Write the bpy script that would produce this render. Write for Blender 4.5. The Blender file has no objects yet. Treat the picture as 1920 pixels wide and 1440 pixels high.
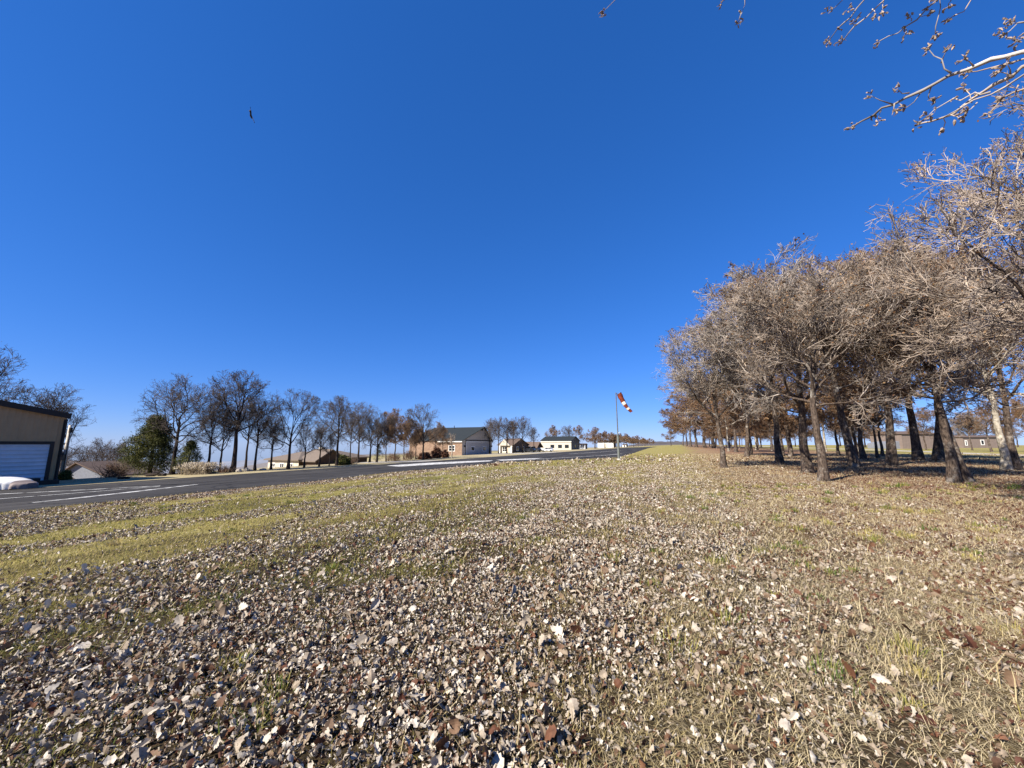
import bpy, math, random
import numpy as np
from mathutils import Vector, Matrix
R = math.radians
D = bpy.data
scene = bpy.context.scene
COL = scene.collection

# ------------------------------------------------------------------ camera, sky, sun
CAM_Z = 1.6
PITCH = math.atan(112 / 722)
cam_d = D.cameras.new('camera')
cam = D.objects.new('camera', cam_d)
COL.objects.link(cam)
cam.location = (0, 0, CAM_Z)
cam.rotation_euler = (R(90) + PITCH, 0, 0)
cam_d.sensor_width = 36
cam_d.lens = 36 * 722 / 1920
cam_d.clip_end = 30000
cam_d.clip_start = 0.05
scene.camera = cam

SUN_EL = 36.0
SUN_AZ = math.atan2(-0.80, -0.60)          # measured from +Y towards +X
w = D.worlds.new('World')
scene.world = w
w.use_nodes = True
nt = w.node_tree
sky = nt.nodes.new('ShaderNodeTexSky')
sky.sky_type = 'NISHITA'
sky.sun_disc = False
sky.sun_elevation = R(SUN_EL)
sky.sun_rotation = SUN_AZ
sky.altitude = 1500
sky.air_density = 1.0
sky.dust_density = 0.25
sky.ozone_density = 4.5
hs = nt.nodes.new('ShaderNodeHueSaturation')
hs.inputs['Saturation'].default_value = 1.235
hs.inputs['Value'].default_value = 0.93
bg = nt.nodes['Background']
bg.inputs[1].default_value = 0.085
gm = nt.nodes.new('ShaderNodeGamma'); gm.inputs[1].default_value = 0.62
tn = nt.nodes.new('ShaderNodeMix'); tn.data_type = 'RGBA'; tn.blend_type = 'MULTIPLY'; tn.inputs[0].default_value = 1
tn.inputs[7].default_value = (0.97, 1.15, 1.78, 1)
nt.links.new(sky.outputs[0], gm.inputs[0]); nt.links.new(gm.outputs[0], tn.inputs[6])
nt.links.new(tn.outputs[2], hs.inputs['Color'])
nt.links.new(hs.outputs[0], bg.inputs[0])

sun_d = D.lights.new('sun', 'SUN')
sun_d.energy = 5.0
sun_d.angle = R(0.5)
sun_d.color = (1.0, 0.93, 0.82)
sun = D.objects.new('sun', sun_d)
COL.objects.link(sun)
ce = math.cos(R(SUN_EL))
SDIR = Vector((math.sin(SUN_AZ) * ce, math.cos(SUN_AZ) * ce, math.sin(R(SUN_EL))))
sun.rotation_euler = SDIR.to_track_quat('Z', 'Y').to_euler()
sun.location = (0, 0, 60)

scene.view_settings.view_transform = 'Standard'
scene.view_settings.look = 'None'
scene.view_settings.gamma = 1
scene.view_settings.exposure = 1.15
scene.cycles.max_bounces = 5
scene.cycles.diffuse_bounces = 2
scene.cycles.transparent_max_bounces = 6

# ------------------------------------------------------------------ coordinates
# t runs along the runway away from the camera, s runs square to it to the left
FPX = 722.0
CP, SP = math.cos(PITCH), math.sin(PITCH)
DX, DY = 0.4010, 0.9161
YAW = math.atan2(DY, DX)
def st_of(x, y): return -(x * DY - y * DX), x * DX + y * DY
def xy_of(s, t): return -s * DY + t * DX, s * DX + t * DY
KS = 0.034

def vnoise(x, y, sc, seed=0):
    x = np.asarray(x, float) / sc; y = np.asarray(y, float) / sc
    xi = np.floor(x); yi = np.floor(y)
    fx = x - xi; fy = y - yi
    fx = fx * fx * (3 - 2 * fx); fy = fy * fy * (3 - 2 * fy)
    def h(a, b):
        v = np.sin(a * 127.1 + b * 311.7 + seed * 74.7) * 43758.5453
        return v - np.floor(v)
    return (h(xi, yi) * (1 - fx) + h(xi + 1, yi) * fx) * (1 - fy) + (h(xi, yi + 1) * (1 - fx) + h(xi + 1, yi + 1) * fx) * fy

def hz(x, y, rough=True):
    x = np.asarray(x, float); y = np.asarray(y, float)
    s, t = st_of(x, y)
    h = np.where(s < 0, 0, np.where(s < 10, s * s / 20, s - 5))
    e = 50 + np.maximum(0, t - 58) * 1.3
    v = np.maximum(0, s - e)
    z = -KS * np.minimum(h, e + 0 * h)
    z = z - 150 * (1 - np.exp(-v * v / (v + 14) * 0.15 / 150))
    far = np.maximum(0, t - 650)
    z = z - 60 * (1 - np.exp(-far * 0.03 / 60))
    if rough:
        m = np.clip((12 - s) / 6, 0, 1) * np.clip((60 - np.hypot(x, y)) / 40, 0, 1)
        z = z + m * ((vnoise(x, y, 1.7, 3) - .5) * .06 + (vnoise(x, y, .5, 4) - .5) * .03)
    return z
def hz1(x, y): return float(hz(x, y, False))

def ray(px, py):
    u = px - 960; v = 720 - py
    return Vector((u, FPX * CP - v * SP, FPX * SP + v * CP))
def ground(px, py):
    d = ray(px, py); d = d / d.y
    ys = np.geomspace(1.0, 3000, 4000)
    dz = CAM_Z + d.z * ys - hz(d.x * ys, ys, False)
    k = np.argmax(dz < 0)
    if k == 0: k = len(ys) - 1
    a, b = dz[k - 1], dz[k]
    yy = ys[k - 1] + (ys[k] - ys[k - 1]) * (a / (a - b) if a != b else 0)
    return float(d.x * yy), float(yy)
def zat(px, py, Y):
    d = ray(px, py)
    return CAM_Z + d.z / d.y * Y
def xr(px, py=832): d = ray(px, py); return d.x / d.y
def t_at(px, s, py=832):
    """t where the line at offset s meets the vertical plane through picture point px, py"""
    r = xr(px, py)
    # (-s DY + t DX) = r (s DX + t DY)
    return s * (DY + r * DX) / (DX - r * DY)
def s_at(px, t, py=832):
    r = xr(px, py)
    return t * (DX - r * DY) / (DY + r * DX)
def at_depth(px, py, dist):
    d = ray(px, py).normalized()
    return Vector((0, 0, CAM_Z)) + d * dist

# ------------------------------------------------------------------ helpers
def tag(o, label=None, cat=None, group=None, kind=None):
    if label: o['label'] = label
    if cat: o['category'] = cat
    if group: o['group'] = group
    if kind: o['kind'] = kind
    return o
def empty(name, loc, rz=0.0, label=None, cat=None, group=None):
    o = D.objects.new(name, None)
    COL.objects.link(o)
    o.empty_display_size = .3
    o.location = loc
    o.rotation_euler = (0, 0, rz)
    return tag(o, label, cat, group)
def link(name, me, parent=None, loc=None):
    o = D.objects.new(name, me)
    COL.objects.link(o)
    if parent is not None: o.parent = parent
    if loc is not None: o.location = loc
    return o
def copy_tree(o, parent=None):
    c = o.copy(); COL.objects.link(c); c.parent = parent
    for ch in [k for k in D.objects if k.parent == o]:
        copy_tree(ch, c)
    return c

def np_mesh(name, V, faces, mats, smooth=False, attrs=None, midx=None):
    """faces: list of int arrays (n,3) / (n,4)"""
    me = D.meshes.new(name)
    V = np.asarray(V, np.float32)
    me.vertices.add(len(V)); me.vertices.foreach_set('co', V.ravel())
    faces = [np.asarray(f, np.int32) for f in faces if len(f)]
    nl = sum(f.size for f in faces); npoly = sum(len(f) for f in faces)
    me.loops.add(nl); me.polygons.add(npoly)
    me.loops.foreach_set('vertex_index', np.concatenate([f.ravel() for f in faces]))
    starts = []; o = 0
    for f in faces:
        k = f.shape[1]
        starts.append(o + np.arange(len(f)) * k); o += f.size
    me.polygons.foreach_set('loop_start', np.concatenate(starts).astype(np.int32))
    if midx is not None: me.polygons.foreach_set('material_index', np.asarray(midx, np.int32))
    me.polygons.foreach_set('use_smooth', np.full(npoly, smooth))
    for m in mats: me.materials.append(m)
    if attrs:
        for k, a in attrs.items():
            at = me.attributes.new(k, 'FLOAT', 'POINT')
            at.data.foreach_set('value', np.asarray(a, np.float32))
    me.update(calc_edges=True)
    return me

class MB:
    """collects boxes, prisms and tubes; build() links them as one mesh object"""
    def __init__(self): self.v = []; self.f = []; self.m = []; self.cur = 0
    def add(self, vs, fs):
        b = len(self.v); self.v += [tuple(q) for q in vs]
        for f in fs: self.f.append(tuple(b + i for i in f)); self.m.append(self.cur)
        return self
    def box(self, x0, x1, y0, y1, z0, z1):
        v = [(x, y, z) for z in (z0, z1) for y in (y0, y1) for x in (x0, x1)]
        return self.add(v, [(0, 2, 3, 1), (4, 5, 7, 6), (0, 1, 5, 4), (2, 6, 7, 3), (0, 4, 6, 2), (1, 3, 7, 5)])
    def prism(self, poly, a, b, axis='y'):
        """poly in the two other axes, extruded from a to b along axis"""
        n = len(poly)
        def P(p, h):
            return {'y': (p[0], h, p[1]), 'x': (h, p[0], p[1]), 'z': (p[0], p[1], h)}[axis]
        v = [P(p, a) for p in poly] + [P(p, b) for p in poly]
        return self.add(v, [tuple(range(n))[::-1], tuple(range(n, 2 * n))] + [(i, (i + 1) % n, n + (i + 1) % n, n + i) for i in range(n)])
    def tube(self, pts, rads, n=8, cap=True):
        pts = [Vector(p) for p in pts]; b = len(self.v)
        for i, p in enumerate(pts):
            tg = (pts[min(i + 1, len(pts) - 1)] - pts[max(i - 1, 0)]).normalized()
            ref = Vector((0, 0, 1)) if abs(tg.z) < .9 else Vector((1, 0, 0))
            a = tg.cross(ref).normalized(); c = tg.cross(a)
            for k in range(n):
                q = p + (a * math.cos(2 * math.pi * k / n) + c * math.sin(2 * math.pi * k / n)) * rads[i]
                self.v.append(tuple(q))
        for i in range(len(pts) - 1):
            for k in range(n):
                self.f.append((b + i * n + k, b + i * n + (k + 1) % n, b + (i + 1) * n + (k + 1) % n, b + (i + 1) * n + k)); self.m.append(self.cur)
        if cap:
            self.f.append(tuple(b + k for k in range(n))[::-1]); self.m.append(self.cur)
            self.f.append(tuple(b + (len(pts) - 1) * n + k for k in range(n))); self.m.append(self.cur)
        return self
    def mesh(self, name, mats, smooth=False):
        me = D.meshes.new(name)
        me.from_pydata(self.v, [], self.f)
        if not isinstance(mats, (list, tuple)): mats = [mats]
        for m in mats: me.materials.append(m)
        me.polygons.foreach_set('material_index', self.m)
        if smooth: me.polygons.foreach_set('use_smooth', [True] * len(me.polygons))
        me.update(); return me
    def build(self, name, mats, parent=None, loc=None, smooth=False):
        return link(name, self.mesh(name, mats, smooth), parent, loc)

# ------------------------------------------------------------------ materials
def new_mat(name, rough=.8, spec=.3):
    m = D.materials.new(name); m.use_nodes = True
    b = m.node_tree.nodes['Principled BSDF']
    b.inputs['Roughness'].default_value = rough
    b.inputs['Specular IOR Level'].default_value = spec
    return m, m.node_tree, b
def N(nt, typ, **kw):
    n = nt.nodes.new(typ)
    for k, v in kw.items(): setattr(n, k, v)
    return n
def ramp(nt, stops, interp='LINEAR'):
    r = nt.nodes.new('ShaderNodeValToRGB')
    cr = r.color_ramp; cr.interpolation = interp
    while len(cr.elements) < len(stops): cr.elements.new(.5)
    for e, (p, c) in zip(cr.elements, stops):
        e.position = p; e.color = (*c, 1)
    return r
def noise(nt, scale, detail=4, rough=.6, vec=None):
    n = nt.nodes.new('ShaderNodeTexNoise')
    n.inputs['Scale'].default_value = scale; n.inputs['Detail'].default_value = detail; n.inputs['Roughness'].default_value = rough
    if vec is not None: nt.links.new(vec, n.inputs['Vector'])
    return n
def mix(nt, a, b, fac, mode='MIX'):
    m = nt.nodes.new('ShaderNodeMix'); m.data_type = 'RGBA'; m.blend_type = mode
    for s, i in ((a, 6), (b, 7)):
        if isinstance(s, tuple): m.inputs[i].default_value = (*s, 1)
        else: nt.links.new(s, m.inputs[i])
    if isinstance(fac, (int, float)): m.inputs[0].default_value = fac
    else: nt.links.new(fac, m.inputs[0])
    return m.outputs[2]
def bump(nt, bsdf, h, strength=.3, dist=.02):
    b = nt.nodes.new('ShaderNodeBump'); b.inputs['Strength'].default_value = strength; b.inputs['Distance'].default_value = dist
    nt.links.new(h, b.inputs['Height']); nt.links.new(b.outputs[0], bsdf.inputs['Normal'])

def plain(name, c1, c2=None, scale=3.0, rough=.75, spec=.3, bmp=.0, metal=0.0):
    m, nt, b = new_mat(name, rough, spec)
    tc = N(nt, 'ShaderNodeTexCoord')
    n = noise(nt, scale, 6, .65, tc.outputs['Object'])
    c2 = c2 or tuple(x * .72 for x in c1)
    r = ramp(nt, [(.3, c2), (.7, c1)])
    nt.links.new(n.outputs[0], r.inputs[0]); nt.links.new(r.outputs[0], b.inputs['Base Color'])
    b.inputs['Metallic'].default_value = metal
    if bmp: bump(nt, b, n.outputs[0], bmp)
    return m
def ribbed(name, c1, period, axis=0, rough=.5, depth=.02, c2=None):
    """profiled metal sheet: ribs as bump along one object axis"""
    m, nt, b = new_mat(name, rough, .4)
    tc = N(nt, 'ShaderNodeTexCoord')
    sp = N(nt, 'ShaderNodeSeparateXYZ'); nt.links.new(tc.outputs['Object'], sp.inputs[0])
    mm = N(nt, 'ShaderNodeMath', operation='MULTIPLY'); mm.inputs[1].default_value = 1 / period
    nt.links.new(sp.outputs[axis], mm.inputs[0])
    pp = N(nt, 'ShaderNodeMath', operation='PINGPONG'); pp.inputs[1].default_value = .5
    nt.links.new(mm.outputs[0], pp.inputs[0])
    rr = ramp(nt, [(.0, (1, 1, 1)), (.3, (0, 0, 0))]); nt.links.new(pp.outputs[0], rr.inputs[0])
    n = noise(nt, 1.3, 6, .6, tc.outputs['Object'])
    r = ramp(nt, [(.3, c2 or tuple(x * .8 for x in c1)), (.7, c1)]); nt.links.new(n.outputs[0], r.inputs[0])
    nt.links.new(r.outputs[0], b.inputs['Base Color'])
    bump(nt, b, rr.outputs[0], .9, depth)
    return m
def bricks(name, c1, c2, mortar, scale=4.0, w=.5, h=.25):
    m, nt, b = new_mat(name, .9, .2)
    tc = N(nt, 'ShaderNodeTexCoord')
    sp = N(nt, 'ShaderNodeSeparateXYZ'); nt.links.new(tc.outputs['Object'], sp.inputs[0])
    ad = N(nt, 'ShaderNodeMath', operation='ADD'); nt.links.new(sp.outputs[0], ad.inputs[0]); nt.links.new(sp.outputs[1], ad.inputs[1])
    cb = N(nt, 'ShaderNodeCombineXYZ'); nt.links.new(ad.outputs[0], cb.inputs[0]); nt.links.new(sp.outputs[2], cb.inputs[1])
    br = N(nt, 'ShaderNodeTexBrick'); nt.links.new(cb.outputs[0], br.inputs['Vector'])
    br.inputs['Scale'].default_value = scale; br.inputs['Brick Width'].default_value = w; br.inputs['Row Height'].default_value = h
    br.inputs['Color1'].default_value = (*c1, 1); br.inputs['Color2'].default_value = (*c2, 1); br.inputs['Mortar'].default_value = (*mortar, 1)
    n = noise(nt, .9, 5, .7, tc.outputs['Object'])
    nt.links.new(mix(nt, br.outputs[0], c1, n.outputs[0]), b.inputs['Base Color'])
    bump(nt, b, br.outputs['Fac'], -.4, .01)
    return m
def glass(name):
    m, nt, b = new_mat(name, .08, .6); b.inputs['Base Color'].default_value = (.012, .015, .018, 1); return m

M = {}
M['tan_metal'] = ribbed('tan metal siding', (.45, .275, .13), .30, 0)
M['dark_trim'] = plain('dark bronze trim', (.030, .024, .020), rough=.5)
M['door_white'] = ribbed('white sectional door', (.60, .64, .68), .27, 2, depth=.03)
M['roof_tan'] = ribbed('tan metal roofing', (.30, .25, .2), .4, 0)
M['white_paint'] = plain('white paint', (.78, .77, .73), (.62, .6, .56), 6)
M['grey_siding'] = ribbed('grey metal siding', (.47, .41, .335), .35, 0)
M['grey_door'] = plain('light grey hangar door', (.44, .41, .37), (.38, .35, .32), 2)
M['green_roof'] = plain('dark green roofing', (.026, .031, .028), (.016, .019, .018), 2, .7)
M['brick'] = bricks('mixed brown and cream stone', (.25, .165, .11), (.08, .035, .024), (.28, .235, .19), 1.0, .6, .3)
M['cream_stone'] = bricks('cream stone', (.55, .48, .38), (.36, .29, .21), (.5, .45, .38), 2.2, .6, .3)
M['brown_roof'] = plain('brown shingles', (.145, .10, .075), (.09, .062, .046), 5, .9)
M['tan_roof'] = plain('tan shingles', (.175, .14, .112), (.12, .093, .072), 5, .9)
M['brown_shade_wall'] = plain('dark brown and shaded siding', (.10, .065, .045), rough=.8)  # also stands in for shade on the runway faces of pale houses
M['cream_wall'] = plain('cream painted siding', (.50, .46, .375), (.40, .365, .30), 2)
M['white_wall'] = plain('white metal wall', (.74, .73, .70), (.6, .6, .57), 1)
M['blue_grey'] = plain('blue grey siding', (.20, .21, .24), rough=.8)
M['barn_wall'] = ribbed('weathered taupe siding', (.20, .155, .13), .9, 0)
M['black'] = plain('black plastic', (.02, .02, .022), rough=.45)
M['glass'] = glass('dark window glass')
M['steel'] = plain('galvanised steel', (.20, .21, .21), (.12, .13, .13), 8, .45, .5, 0, .6)
M['rust_steel'] = plain('grey green painted steel', (.16, .18, .17), (.08, .08, .07), 10, .6)
M['red_cloth'] = plain('faded red cloth', (.24, .045, .014), (.07, .012, .008), 6, .9)
M['white_cloth'] = plain('white cloth', (.75, .70, .62), (.55, .5, .45), 6, .9)
M['tarp'] = plain('white tarpaulin', (.72, .70, .66), (.60, .58, .54), 2, .6, .3, .3)
M['tarp_shaded'] = plain('shaded tarpaulin', (.24, .19, .17), (.16, .13, .12), 3, .7)  # shaded nose of the white tarp, put into a darker colour
M['car_white'] = plain('white car paint', (.75, .76, .78), (.7, .71, .73), 2, .25, .5)
M['car_dark'] = plain('dark car paint', (.03, .033, .04), (.025, .025, .03), 2, .25, .5)
M['rubber'] = plain('tyre rubber', (.02, .02, .02))
M['pole_wood'] = plain('sunlit pale wood', (.66, .61, .53), (.42, .37, .30), 12, .9)  # paled so the pole looks sunlit beside the hangar's shadow
M['rock'] = plain('pale limestone', (.42, .38, .32), (.2, .17, .14), 5, .9, .2, .5)
M['feather'] = plain('dark feathers', (.018, .015, .014), rough=.8)
M['concrete'] = plain('pale concrete', (.46, .43, .37), (.30, .27, .23), .6, .9)

def bark_mat(name, c_dark, c_mid, c_pale, pale=.6):
    m, nt, b = new_mat(name, .9, .15)
    tc = N(nt, 'ShaderNodeTexCoord')
    mp = N(nt, 'ShaderNodeMapping'); mp.inputs['Scale'].default_value = (1, 1, .28)
    nt.links.new(tc.outputs['Object'], mp.inputs[0])
    n1 = noise(nt, 22, 5, .65, mp.outputs[0]); n2 = noise(nt, 2.2, 5, .7, tc.outputs['Object'])
    r1 = ramp(nt, [(.38, c_dark), (.62, c_mid)]); nt.links.new(n1.outputs[0], r1.inputs[0])
    r2 = ramp(nt, [(pale - .08, (0, 0, 0)), (pale + .08, (1, 1, 1))]); nt.links.new(n2.outputs[0], r2.inputs[0])
    nt.links.new(mix(nt, r1.outputs[0], c_pale, r2.outputs[0]), b.inputs['Base Color'])
    bump(nt, b, n1.outputs[0], .9, .03)
    return m
M['bark'] = bark_mat('oak bark with lichen', (.025, .018, .014), (.115, .085, .065), (.30, .27, .23), .60)
M['bark_pale'] = bark_mat('pale sunlit bark', (.10, .08, .06), (.30, .26, .20), (.48, .43, .35), .54)  # sunlit look of the trunks put into the bark colour
M['bark_dark'] = bark_mat('dark shaded oak bark', (.012, .009, .008), (.05, .037, .03), (.14, .12, .10), .68)  # darker copy for the left oaks, seen on their shaded side
M['twig'] = plain('grey twig bark', (.40, .34, .285), (.085, .06, .046), 1.3, .8)
def twig_mat(name, pale, dark, brown):
    m, nt, b = new_mat(name, .8, .2)
    tc = N(nt, 'ShaderNodeTexCoord'); oi = N(nt, 'ShaderNodeObjectInfo')
    n = noise(nt, 1.5, 6, .65, tc.outputs['Object']); n2 = noise(nt, .35, 4, .6, tc.outputs['Object'])
    r = ramp(nt, [(.36, dark), (.62, pale)]); nt.links.new(n.outputs[0], r.inputs[0])
    a = N(nt, 'ShaderNodeMath', operation='MULTIPLY_ADD'); nt.links.new(oi.outputs['Random'], a.inputs[0]); a.inputs[1].default_value = .9
    nt.links.new(n2.outputs[0], a.inputs[2])
    q = N(nt, 'ShaderNodeMapRange'); q.inputs[1].default_value = .75; q.inputs[2].default_value = 1.25; nt.links.new(a.outputs[0], q.inputs[0])
    nt.links.new(mix(nt, r.outputs[0], mix(nt, r.outputs[0], brown, 1.0, 'MULTIPLY'), q.outputs[0]), b.inputs['Base Color'])
    return m
M['twig'] = twig_mat('grey twig bark', (.46, .41, .365), (.034, .027, .022), (.95, .82, .68))  # pale and dark patches imitate sunlit twigs and shaded gaps
M['twig_shaded'] = plain('shaded twig bark', (.135, .105, .085), (.03, .023, .02), 1.2, .85)  # shade of the left oaks put into a darker twig colour
M['twig_brown'] = plain('brown twig bark', (.25, .175, .12), (.075, .05, .035), 1.2, .85)

def tint_mat(name, stops, transl=.25, rough=.7):
    """colour picked per leaf or blade by the tint attribute"""
    m, nt, b = new_mat(name, rough, .25)
    a = N(nt, 'ShaderNodeAttribute'); a.attribute_name = 'tint'
    r = ramp(nt, stops); nt.links.new(a.outputs['Fac'], r.inputs[0])
    tc = N(nt, 'ShaderNodeTexCoord')
    n = noise(nt, 35, 3, .6, tc.outputs['Object'])
    rr = ramp(nt, [(.3, (.62, .6, .58)), (.65, (1, 1, 1))]); nt.links.new(n.outputs[0], rr.inputs[0])
    c = mix(nt, r.outputs[0], rr.outputs[0], 1.0, 'MULTIPLY')
    nt.links.new(c, b.inputs['Base Color'])
    tr = N(nt, 'ShaderNodeBsdfTranslucent'); nt.links.new(c, tr.inputs[0])
    ms = N(nt, 'ShaderNodeMixShader'); ms.inputs[0].default_value = transl
    out = nt.nodes['Material Output']
    nt.links.new(b.outputs[0], ms.inputs[1]); nt.links.new(tr.outputs[0], ms.inputs[2]); nt.links.new(ms.outputs[0], out.inputs['Surface'])
    return m
M['leaf'] = tint_mat('fallen oak leaf', [(0, (.58, .525, .44)), (.30, (.38, .32, .25)), (.60, (.19, .135, .085)), (.85, (.13, .055, .028)), (1, (.07, .025, .015))], .05)
M['blade'] = tint_mat('winter grass blade', [(0, (.60, .50, .31)), (.38, (.42, .33, .15)), (.62, (.42, .355, .10)), (.85, (.20, .21, .045)), (1, (.10, .17, .03))], .3)
M['oak_leaf'] = tint_mat('dry brown leaf on the twig', [(0, (.40, .27, .14)), (.5, (.24, .13, .065)), (1, (.13, .06, .03))], .3)
M['cedar'] = tint_mat('cedar spray', [(0, (.20, .19, .045)), (.5, (.08, .09, .022)), (1, (.02, .03, .011))], .2)
M['shrub_leaf'] = tint_mat('shrub leaf', [(0, (.20, .22, .06)), (.5, (.11, .13, .03)), (1, (.05, .07, .02))], .25)
M['red_shrub'] = tint_mat('red brown shrub leaf', [(0, (.22, .11, .06)), (.5, (.13, .055, .035)), (1, (.06, .025, .018))], .2)
M['plume'] = tint_mat('dry plume', [(0, (.62, .55, .44)), (.6, (.5, .42, .3)), (1, (.33, .25, .16))], .3)
M['bud'] = plain('scaly bud', (.40, .32, .25), (.15, .10, .07), 60, .8)

def ground_mat():
    m, nt, b = new_mat('ground', .95, .1)
    g = N(nt, 'ShaderNodeNewGeometry')
    pos = g.outputs['Position']
    def dot(v):
        d = N(nt, 'ShaderNodeVectorMath', operation='DOT_PRODUCT'); nt.links.new(pos, d.inputs[0]); d.inputs[1].default_value = v
        return d.outputs['Value']
    s = dot((-DY, DX, 0)); t = dot((DX, DY, 0))
    cb = N(nt, 'ShaderNodeCombineXYZ'); nt.links.new(s, cb.inputs[0]); nt.links.new(t, cb.inputs[1])
    mp = N(nt, 'ShaderNodeMapping'); mp.inputs['Scale'].default_value = (1, .35, 1); nt.links.new(cb.outputs[0], mp.inputs[0])
    big = noise(nt, .10, 5, .6, mp.outputs[0]); med = noise(nt, .9, 5, .65, mp.outputs[0]); fine = noise(nt, 26, 7, .75, pos)
    lawn = ramp(nt, [(.28, (.06, .045, .018)), (.5, (.26, .22, .07)), (.75, (.46, .39, .17))]); nt.links.new(fine.outputs[0], lawn.inputs[0])
    straw = ramp(nt, [(.30, (.035, .018, .011)), (.5, (.24, .155, .085)), (.72, (.50, .38, .22))]); nt.links.new(fine.outputs[0], straw.inputs[0])
    soil = ramp(nt, [(.35, (.010, .007, .005)), (.75, (.06, .038, .024))]); nt.links.new(fine.outputs[0], soil.inputs[0])
    def mr(v, a, bb):
        q = N(nt, 'ShaderNodeMapRange'); q.inputs[1].default_value = a; q.inputs[2].default_value = bb; nt.links.new(v, q.inputs[0]); return q.outputs[0]
    def add(a, k, off):
        q = N(nt, 'ShaderNodeMath', operation='MULTIPLY_ADD'); nt.links.new(a, q.inputs[0]); q.inputs[1].default_value = k; q.inputs[2].default_value = off; return q.outputs[0]
    def op(o, a, c):
        q = N(nt, 'ShaderNodeMath', operation=o); nt.links.new(a, q.inputs[0])
        if isinstance(c, (int, float)): q.inputs[1].default_value = c
        else: nt.links.new(c, q.inputs[1])
        return q.outputs[0]
    sn = op('ADD', s, add(big.outputs[0], 10, -5))
    right = mr(sn, 0.5, -3.5)                         # straw coloured on the tree side
    c = mix(nt, lawn.outputs[0], straw.outputs[0], right)
    # brighter green yellow sunlit lawn behind the grove
    beyond = mr(s, -26, -34)
    c = mix(nt, c, lawn.outputs[0], beyond)
    # patchy bare soil
    patch = mr(med.outputs[0], .55, .40)
    near = mr(t, 60, 8)
    c = mix(nt, c, soil.outputs[0], op('MULTIPLY', op('MULTIPLY', patch, near), .75))
    # shade between the thickest leaves, painted as near black soil
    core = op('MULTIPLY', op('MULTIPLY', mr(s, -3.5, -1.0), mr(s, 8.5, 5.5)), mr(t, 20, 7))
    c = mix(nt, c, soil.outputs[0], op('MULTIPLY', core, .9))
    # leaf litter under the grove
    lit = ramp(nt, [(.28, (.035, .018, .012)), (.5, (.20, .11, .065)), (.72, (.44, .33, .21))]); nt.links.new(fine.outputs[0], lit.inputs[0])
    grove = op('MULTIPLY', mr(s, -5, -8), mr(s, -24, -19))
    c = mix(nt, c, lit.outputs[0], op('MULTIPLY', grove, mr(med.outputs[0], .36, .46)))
    # brown leaf line along the runway edge, pale dry verge beyond the runway
    edge = op('MULTIPLY', mr(s, 15.8, 17.6), mr(t, 90, 45))
    c = mix(nt, c, lit.outputs[0], op('MULTIPLY', edge, mr(med.outputs[0], .6, .45)))
    verge = op('MULTIPLY', mr(s, 35.5, 36.5), mr(s, 130, 60))
    dry = ramp(nt, [(.25, (.17, .13, .065)), (.6, (.40, .34, .20))]); nt.links.new(fine.outputs[0], dry.inputs[0])
    c = mix(nt, c, dry.outputs[0], verge)
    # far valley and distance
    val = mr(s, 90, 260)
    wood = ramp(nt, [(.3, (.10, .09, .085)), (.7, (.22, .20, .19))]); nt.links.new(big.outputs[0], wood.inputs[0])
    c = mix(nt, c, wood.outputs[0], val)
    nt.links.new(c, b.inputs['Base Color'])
    bump(nt, b, fine.outputs[0], .6, .04)
    return m
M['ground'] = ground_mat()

def asphalt_mat():
    m, nt, b = new_mat('asphalt', .9, .2)
    g = N(nt, 'ShaderNodeNewGeometry'); pos = g.outputs['Position']
    def dot(v):
        d = N(nt, 'ShaderNodeVectorMath', operation='DOT_PRODUCT'); nt.links.new(pos, d.inputs[0]); d.inputs[1].default_value = v
        return d.outputs['Value']
    cb = N(nt, 'ShaderNodeCombineXYZ'); nt.links.new(dot((-DY, DX, 0)), cb.inputs[0]); nt.links.new(dot((DX, DY, 0)), cb.inputs[1])
    mp = N(nt, 'ShaderNodeMapping'); mp.inputs['Scale'].default_value = (1, .06, 1); nt.links.new(cb.outputs[0], mp.inputs[0])
    st_ = noise(nt, .8, 6, .7, mp.outputs[0]); fine = noise(nt, 30, 3, .7, pos); pat = noise(nt, .25, 5, .6, pos)
    r = ramp(nt, [(.3, (.017, .015, .014)), (.5, (.036, .033, .030)), (.76, (.085, .078, .070))]); nt.links.new(st_.outputs[0], r.inputs[0])
    r2 = ramp(nt, [(.35, (.7, .7, .7)), (.65, (1.2, 1.2, 1.2))]); nt.links.new(pat.outputs[0], r2.inputs[0])
    c = mix(nt, r.outputs[0], r2.outputs[0], 1.0, 'MULTIPLY')
    vo = N(nt, 'ShaderNodeTexVoronoi'); vo.feature = 'DISTANCE_TO_EDGE'; vo.inputs['Scale'].default_value = .22
    wv = noise(nt, .8, 4, .6, pos); av = N(nt, 'ShaderNodeVectorMath', operation='MULTIPLY_ADD'); nt.links.new(wv.outputs['Color'], av.inputs[0]); av.inputs[1].default_value = (1.6, 1.6, 0); nt.links.new(pos, av.inputs[2]); nt.links.new(av.outputs[0], vo.inputs['Vector'])
    cr = ramp(nt, [(.004, (.25, .25, .25)), (.014, (1, 1, 1))]); nt.links.new(vo.outputs['Distance'], cr.inputs[0])
    c = mix(nt, c, cr.outputs[0], 1.0, 'MULTIPLY')
    nt.links.new(c, b.inputs['Base Color'])
    bump(nt, b, fine.outputs[0], .4, .01)
    return m
M['asphalt'] = asphalt_mat()
def paint_mat():
    m, nt, b = new_mat('worn road paint', .8, .2)
    g = N(nt, 'ShaderNodeNewGeometry')
    n = noise(nt, 2.2, 6, .75, g.outputs['Position'])
    r = ramp(nt, [(.38, (.06, .055, .05)), (.54, (.60, .59, .56))]); nt.links.new(n.outputs[0], r.inputs[0])
    nt.links.new(r.outputs[0], b.inputs['Base Color'])
    return m
M['road_paint'] = paint_mat()

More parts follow.
